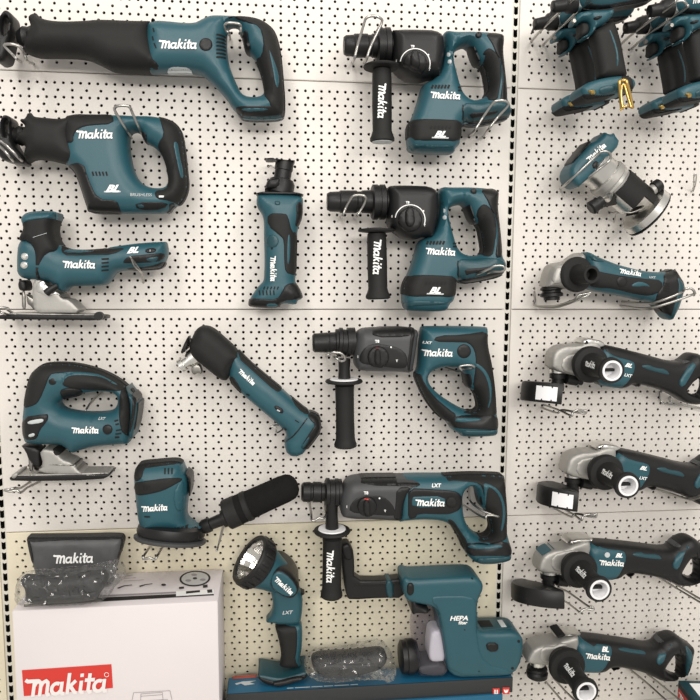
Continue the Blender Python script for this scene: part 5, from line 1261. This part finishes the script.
        if lab:
            # white instruction tag curved round the front of the guard
            V = []; F = []
            def tagrow(a0, a1, z0, z1, rr, nn=10):
                b = len(V)
                for i in range(nn + 1):
                    t = math.radians(a0 + (a1 - a0) * i / nn)
                    for z in (z0, z1):
                        x, y = rr * math.cos(t), rr * math.sin(t)
                        V.append(tilt(x, y, z))
                for i in range(nn): F.append([b + 2 * i, b + 2 * i + 1, b + 2 * i + 3, b + 2 * i + 2])
            tagrow(-146, -112, -hgt * .88, -hgt * .20, R0 + .0008)
            done(mesh_obj('white_tag', V, F, WPL, T.root, smooth=True), T)
            V = []; F = []
            tagrow(-136, -134, -hgt * .26, -hgt * .14, R0 + .0014, 2)
            tagrow(-121, -119, -hgt * .26, -hgt * .14, R0 + .0014, 2)
            tagrow(-136, -134, -hgt * .94, -hgt * .82, R0 + .0014, 2)
            tagrow(-121, -119, -hgt * .94, -hgt * .82, R0 + .0014, 2)
            F = [f for f in F]
            done(mesh_obj('tag_notches', V, F, DGR, T.root, smooth=False), T)
    if 'logo' in texts: logo(T, tp, *g1(33, -3.5), 25, -th)
    text(T, 'BL', tp, *g1(40, -11), 7.5, -th, WHT, .45, hscale=.8, bold=.05)
    if 'LXT' in texts: text(T, 'LXT', tp, *g1(41.5, -1), 8, -th, WHT, .25, hscale=1.0, bold=.03)
    if 'badge' in texts: flat('badge', T, [ell(*g1(28.5, -11), 2.7, n=16)] , LGR, tp)
    return T
grinder('black and teal angle grinder with white-tagged guard, higher of the two so tagged', (588.6, 364), 10.5, guard=(.063, .036, .023, True))
grinder('black and teal angle grinder with white-tagged guard, lower of the two so tagged', (604, 471.4), 9.5, guard=(.063, .036, .021, True), fr=17.2)
grinder('black and teal angle grinder with a large plain glossy black guard and a teal cap', (577.7, 568.4), 2.5, guard=(.068, .031, .024, False), texts=('logo', 'badge'), tealcap=True, sc=1.02)
grinder('black and teal angle grinder without a guard, lowest in the right-hand bay', (565.5, 664), 4.5, texts=('logo',), hlen=.085, sc=.98)

# older teal grinder without guard, top of the column
U_ = Cr(525, 225, 4)
T = Tool('angle_grinder', 'older teal-topped angle grinder with a stubby open handle socket, topmost in its column', 'angle grinder', 'angle grinders stacked down the right-hand bay', .06, U_(560, 380))
hb = inflate('gear_head', T, U_((55, 240), (70, 180), (90, 155), (150, 148), (180, 122), (215, 108), (245, 130), (240, 220), (160, 260), (120, 250), (60, 248)), ALU, .030, .012, .012, sm=1)
inflate('head_face', T, U_((95, 175), (140, 165), (160, 180), (150, 235), (105, 235)), ALU, base=hb, t=.002)
sp0 = W(*U_(105, 238), .06)
lathe('spindle_collar', T, ALL, sp0 + np.array([0, 0, .003]), (0.05, -.05, -1), [(0, .012), (.006, .012), (.007, .011)], n=24)
lathe('spindle', T, BLK, sp0, (0.05, -.05, -1), [(.002, .013), (.006, .019), (.009, .020), (.011, .016), (.014, .016), (.016, .020), (.021, .020), (.023, .014), (.028, .014)], n=26)
body = inflate('body', T, U_((210, 115), (245, 105), (290, 128), (330, 145), (370, 160), (470, 186), (550, 190), (575, 176), (605, 185), (640, 240), (628, 290), (610, 345), (582, 385), (535, 368), (505, 315), (430, 295), (330, 275), (250, 262), (215, 240)), TEAL, .032, .02, .008)
cv = inflate('grip_cover', T, U_((240, 170), (290, 185), (400, 205), (480, 215), (552, 220), (545, 265), (500, 285), (440, 278), (350, 255), (290, 252), (240, 245)), RUB, base=body)
rr_ = inflate('rear_cover', T, U_((552, 192), (575, 174), (607, 183), (642, 240), (628, 290), (598, 360), (585, 375), (545, 350), (515, 315), (530, 270), (555, 235)), BLK, base=body)
inflate('grip_inlay', T, U_((420, 245), (445, 226), (478, 228), (508, 250), (480, 244), (450, 248)), TEAL, base=cv, t=.001)
inflate('rear_edge', T, U_((606, 200), (640, 242), (626, 290), (596, 365), (586, 384), (580, 372), (600, 310), (618, 250)), TEALD, base=rr_, t=.001)
inflate('brush_cap', T, ell(*U_(388, 226), 5.6), BLK, base=cv, t=.0014)
slots(T, [ell(*U_(556 + 9 * i, 232 + 10 * j + 2 * i), 1.1, n=8) for i in range(3) for j in range(4)], rr_)
inflate('flange_plate', T, U_((235, 118), (320, 140), (318, 150), (250, 140)), TEALD, base=body, t=.002)
p = W(*U_(200, 198), .085); k = np.linalg.norm(W(*U_(204, 198), .085) - p)
H = lathe('side_handle', T, RUB, p, (.12, -1, 0), [(-.02, 10 * k), (0, 15.5 * k), (.003, 16.8 * k), (.008, 16.8 * k), (.011, 15.5 * k), (.012, 10 * k), (.03, 8.6 * k), (.048, 8.4 * k), (.052, 8.0 * k), (.052, 5.6 * k), (.030, 5 * k), (.030, .0005)], n=40, caps=False)
logo(T, body, *U_(420, 189), 22.5, -9)
text(T, 'LXT', body, *U_(508, 209), 7, -5, LGR, .25, hscale=.8, bold=.02)
# ------------------------------------------------------------------ corner carton
T = Tool('small_carton', 'dark teal carton with red and white labels in the bottom right corner', 'box', None, .10, (690, 699))
W6 = Cr(600, 600, 7)
a = W(*W6(545, 562), .09); zt6 = a[2]
b = onZ(*W6(760, 640), zt6); d_ = np.array([b[0] - a[0], b[1] - a[1], 0])
a = onZ(*W6(548, 562), zt6); b = onZ(*W6(655, 700), zt6)
ed6 = b - a; ed6[2] = 0; ed6 /= np.linalg.norm(ed6); pr6 = np.array([-ed6[1], ed6[0], 0]); 
if pr6[0] < 0: pr6 = -pr6
a0 = a; b0 = a + ed6 * .10; c0_ = b0 + pr6 * .12; d0 = a0 + pr6 * .12
T.root.location = (a0 + c0_) / 2 - np.array([0, 0, zt6 - FLOOR_Z]); LOCS[T.root.name] = tuple(T.root.location)
prism('carton', T, mat('dark teal print', (.010, .05, .065), .45), [a0, b0, c0_, d0], zt6 - FLOOR_Z, .0012)
quads('red_panel', T, REDP, [[a0 + ed6 * s + np.array([0, 0, -z]) for s, z in ((.003, .013), (.003, .034), (.075, .034), (.075, .013))]], -pr6 * .0006)
quads('white_panel', T, WHT, [[a0 + ed6 * s + pr6 * t for s, t in ((.010, .016), (.09, .016), (.09, .10), (.010, .10))]], np.array([0, 0, .0006]))
V = []; F = []
for i, P in enumerate(LOGO):
    b = len(V); V += [tuple(a0 + ed6 * (.006 + (x + .62) * .0098) + np.array([0, 0, -.031 + y * .0098]) - pr6 * (.0011 + i * .00005)) for x, y in P]
    n = len(P) // 2
    F += [[b + q, b + q + 1, b + len(P) - 2 - q, b + len(P) - 1 - q] for q in range(n - 1)]
done(mesh_obj('lettering', V, F, WHT, T.root, smooth=False), T)
quads('side_band', T, INK, [[a0 + ed6 * s + np.array([0, 0, -z]) for s, z in ((.002, .003), (.002, .011), (.098, .011), (.098, .003))]], -pr6 * .0006)
# ------------------------------------------------------------------ chrome hooks
H = Cr(340, 160, 4)
def c4(cr, *pts): return [(*cr(a, b), y) for a, b, y in pts]
hook('chrome hook loop through the D-handle of the long reciprocating saw', (c4(B, (400, 150, .0), (396, 132, .095)), c4(B, (452, 152, .0), (444, 140, .095))), c4(B, (384, 122, .104), (380, 100, .112), (396, 92, .116), (428, 94, .116), (442, 104, .112)))
hook('chrome hook under the shoe of the long reciprocating saw, at the left edge', (c4(A, (78, 240, .0), (72, 240, .092), (48, 215, .098)), c4(A, (130, 250, .0), (112, 246, .08), (96, 215, .095))), c4(A, (18, 182, .105), (40, 176, .108), (68, 182, .107), (88, 198, .102)))
hook('chrome hook loop over the top of the compact reciprocating saw', (c4(D, (304, 212, .04), (286, 180, .085)), c4(D, (368, 210, .04), (350, 175, .085))), c4(D, (228, 85, .105), (226, 62, .11), (245, 54, .113), (285, 54, .113), (302, 66, .11), (310, 85, .105)))
hook('flat grey hook below the nose of the compact reciprocating saw, at the left edge', (c4(C, (78, 395, .0), (60, 372, .09)), c4(C, (125, 398, .0), (100, 370, .09))), c4(C, (20, 325, .105), (-12, 295, .112), (-14, 275, .112), (30, 300, .105)))
hook('small peg hook with a crossbar under the battery end of the barrel jigsaw', (c4(F_, (362, 372, .0), (362, 330, .03), (350, 308, .075)), c4(F_, (366, 372, .0), (366, 330, .03), (354, 306, .075))), c4(F_, (322, 280, .10), (305, 240, .108), (298, 234, .108), (308, 242, .108)), r=.0012)
hook('chrome hook at the left end of the barrel jigsaw sole', (c4(E_, (70, 610, .0), (30, 595, .085)), c4(E_, (75, 600, .0), (40, 575, .085))), c4(E_, (0, 585, .095), (-6, 572, .098), (8, 562, .098), (40, 568, .092)))
hook('thin single-tip hook through the handle of the D-handle jigsaw', (c4(L_, (408, 168, .004), (375, 200, .05)), c4(L_, (404, 166, .004), (371, 198, .05))), c4(L_, (350, 232, .095), (343, 240, .10), (345, 236, .10)), r=.0013)
hook('chrome hook below the shoe of the D-handle jigsaw', (c4(L_, (160, 528, .0), (110, 550, .05)), c4(L_, (120, 528, .0), (82, 552, .05))), c4(L_, (84, 570, .085), (66, 562, .09), (40, 566, .092), (18, 560, .09), (36, 558, .09), (60, 552, .085)))
hook('small chrome hook at the underside of the slanted multi tool', (c4(M_, (470, 470, .02), (448, 480, .04)), c4(M_, (455, 440, .02), (440, 458, .04))), c4(M_, (430, 490, .06), (424, 485, .064), (424, 470, .064), (404, 466, .064), (420, 460, .06)), r=.0014)
hook('chrome hook holding up the round pad of the palm sander', (c4(N_, (98, 510, .0), (84, 530, .1)), c4(N_, (152, 508, .0), (136, 532, .1))), c4(N_, (74, 546, .128), (76, 556, .131), (100, 552, .132), (118, 558, .131), (128, 546, .128)))
hook('single straight hook below the dust bag of the palm sander', (c4(N_, (398, 415, .0), (385, 465, .07)), c4(N_, (394, 414, .0), (381, 465, .07))), c4(N_, (370, 512, .125), (366, 522, .13), (370, 518, .13)), r=.0014)
hook('chrome hook loop over the chuck of the uppermost side-handled hammer', (c4(G1, (70, 222, .0), (76, 220, .096), (92, 160, .106)), c4(G1, (118, 224, .0), (124, 222, .100), (144, 165, .110))), c4(G1, (116, 74, .118), (126, 52, .122), (150, 44, .124), (180, 52, .122), (186, 74, .118)))
hook('chrome hook loop at the foot of the uppermost side-handled hammer', (c4(G1, (540, 520, .0), (556, 506, .104), (590, 452, .110)), c4(G1, (600, 524, .0), (612, 500, .106), (650, 450, .112))), c4(G1, (626, 400, .122), (645, 384, .127), (672, 382, .128), (692, 392, .126), (688, 408, .122)))
hook('chrome hook over the chuck of the second side-handled hammer', (c4(H, (4, 226, .0), (10, 224, .094), (24, 190, .100)), c4(H, (58, 228, .0), (66, 226, .096), (86, 196, .102))), c4(H, (42, 158, .108), (54, 144, .113), (80, 140, .114), (102, 148, .113), (100, 168, .107)))
hook('chrome hook at the foot of the second side-handled hammer', (c4(H, (506, 474, .06), (560, 452, .105)), c4(H, (560, 466, .06), (600, 448, .105))), c4(H, (596, 436, .120), (620, 424, .126), (650, 424, .128), (658, 438, .127), (640, 446, .122)))
hook('chrome hook under the chuck of the grey-nosed hammer', (c4(I_, (6, 224, .0), (8, 222, .094)), c4(I_, (34, 232, .0), (38, 230, .096), (66, 244, .102))), c4(I_, (18, 216, .102), (34, 210, .106), (60, 212, .107), (76, 224, .106), (80, 238, .104)))
hook('chrome hook in the D-handle of the grey-nosed hammer', (c4(I_, (466, 264, .02), (520, 284, .085)), c4(I_, (520, 262, .02), (556, 274, .085))), c4(I_, (546, 282, .105), (538, 268, .108), (560, 261, .11), (588, 262, .11), (594, 270, .106)))
hook('chrome hook hanging beneath the chuck of the lowest hammer', (c4(J, (58, 252, .03), (64, 290, .07)), c4(J, (120, 255, .03), (122, 290, .07))), c4(J, (66, 318, .095), (78, 322, .098), (96, 312, .098), (112, 314, .098), (122, 304, .09)))
hook('grey and chrome hook in the D-handle of the lowest hammer', (c4(K, (318, 278, .01), (370, 310, .07)), c4(K, (350, 188, .01), (348, 245, .06))), c4(K, (425, 340, .11), (432, 328, .113), (462, 326, .115), (490, 332, .113), (420, 308, .10), (372, 276, .08)), r=.002)
T2 = Cr(600, 0, 7)
hook('long chrome hook carrying the left hanging pair of drivers', (c4(T1, (45, 290, .0), (130, 195, .07)), c4(T1, (130, 310, .0), (210, 232, .07))), c4(T1, (430, -90, .205), (470, -125, .22), (540, -130, .225), (560, -105, .215)))
hook('long chrome hook carrying the right hanging pair of drivers', (c4(T2, (140, 320, .0), (230, 235, .06)), c4(T2, (225, 340, .0), (320, 255, .06))), c4(T2, (500, 40, .175), (530, 14, .185), (580, 8, .188), (606, 34, .186), (585, 70, .175)))
hook('long chrome hook looped over the teal head of the trim router', (c4(V_, (36, 372, .0), (70, 340, .08)), c4(V_, (108, 368, .0), (170, 322, .08))), c4(V_, (240, 180, .108), (262, 158, .113), (300, 154, .115), (322, 168, .114), (322, 200, .11), (290, 232, .106)))
hook('small wire hook below the trim router', (c4(V_, (352, 575, .0), (352, 535, .02)), c4(V_, (312, 500, .0), (345, 512, .02))), c4(V_, (360, 515, .04), (380, 512, .045), (350, 506, .045)), r=.0011)
hook('chrome hook under the flange of the topmost angle grinder', (c4(U_, (50, 326, .0), (120, 324, .05)), c4(U_, (40, 250, .0), (40, 300, .01), (40, 322, .02))), c4(U_, (195, 300, .105), (215, 282, .114), (245, 274, .116), (262, 274, .116), (205, 302, .105), (120, 330, .06)), r=.002)
hook('long chrome hook under the battery end of the topmost angle grinder', (c4(U_, (388, 306, .0), (505, 312, .098)), c4(U_, (382, 322, .0), (498, 332, .098))), c4(U_, (620, 272, .125), (640, 256, .135), (664, 254, .138), (678, 270, .138), (660, 282, .13)))
X2 = Cr(515, 330, 7); X2r = Cr(600, 330, 7); X3 = Cr(530, 430, 7); X3r = Cr(600, 430, 7); X4 = Cr(510, 520, 7); X4r = Cr(600, 520, 7); X5 = Cr(520, 600, 7); X5r = Cr(600, 600, 7)
hook('chrome hook beneath the guard of the higher white-tagged grinder', (c4(X2, (205, 524, .0), (305, 560, .085)), c4(X2, (190, 546, .0), (290, 580, .085))), c4(X2, (392, 600, .125), (402, 580, .128), (436, 560, .13), (478, 566, .13), (498, 564, .131), (488, 584, .13), (420, 574, .12), (330, 560, .095)), r=.002)
hook('wire hook under the handle of the higher white-tagged grinder', (c4(X2r, (432, 392, .0), (428, 500, .01)), c4(X2r, (500, 460, .0), (492, 500, .01))), c4(X2r, (560, 526, .015), (700, 552, .02), (760, 566, .02), (690, 540, .018), (560, 514, .012)), r=.0014)
hook('chrome hook beneath the guard of the lower white-tagged grinder', (c4(X3, (190, 530, .0), (300, 588, .085)), c4(X3, (172, 552, .0), (282, 606, .085))), c4(X3, (358, 630, .125), (372, 604, .128), (410, 590, .13), (446, 594, .13), (466, 586, .131), (456, 610, .13), (400, 602, .12), (320, 586, .095)), r=.002)
hook('long wire hook under the body of the lower white-tagged grinder', (c4(X3r, (330, 398, .0), (470, 436, .045), (620, 486, .100)), c4(X3r, (430, 430, .0), (560, 470, .055), (630, 478, .102))), c4(X3r, (690, 474, .125), (715, 460, .13), (720, 446, .13), (690, 460, .12)), r=.0018)
hook('chrome double hook beneath the large glossy guard', (c4(X4, (330, 480, .0), (400, 500, .03)), c4(X4, (330, 540, .0), (410, 585, .05))), c4(X4, (540, 598, .12), (570, 606, .13), (586, 620, .132), (576, 630, .132), (530, 622, .13), (506, 632, .13), (494, 646, .13), (480, 640, .125)), r=.002)
hook('long double-prong hook under the battery end of the grinder with the teal cap', (c4(X4r, (362, 368, .0), (520, 468, .05)), c4(X4r, (470, 410, .0), (580, 480, .05))), c4(X4r, (760, 610, .14), (800, 620, .15), (790, 600, .15), (740, 575, .13)), r=.002)
hook('double-prong hook below the flange of the lowest grinder', (c4(X5, (185, 580, .0), (260, 665, .08)), c4(X5, (240, 555, .0), (320, 640, .08))), c4(X5, (330, 745, .14), (360, 760, .15), (420, 745, .14)), r=.002)
hook('long double-prong hook under the battery end of the lowest grinder', (c4(X5r, (180, 465, .0), (320, 575, .06)), c4(X5r, (330, 520, .0), (450, 612, .06))), c4(X5r, (500, 735, .14), (540, 760, .15), (590, 735, .14)), r=.002)
V7 = Cr(640, 150, 11.667)
hook('thin upright wire hook at the right photo edge, level with the trim router', (c4(V7, (615, 500, .0), (625, 430, .02)), c4(V7, (640, 490, .0), (640, 430, .02))), c4(V7, (628, 300, .05), (640, 285, .055), (658, 300, .052), (648, 400, .03)), r=.0012)
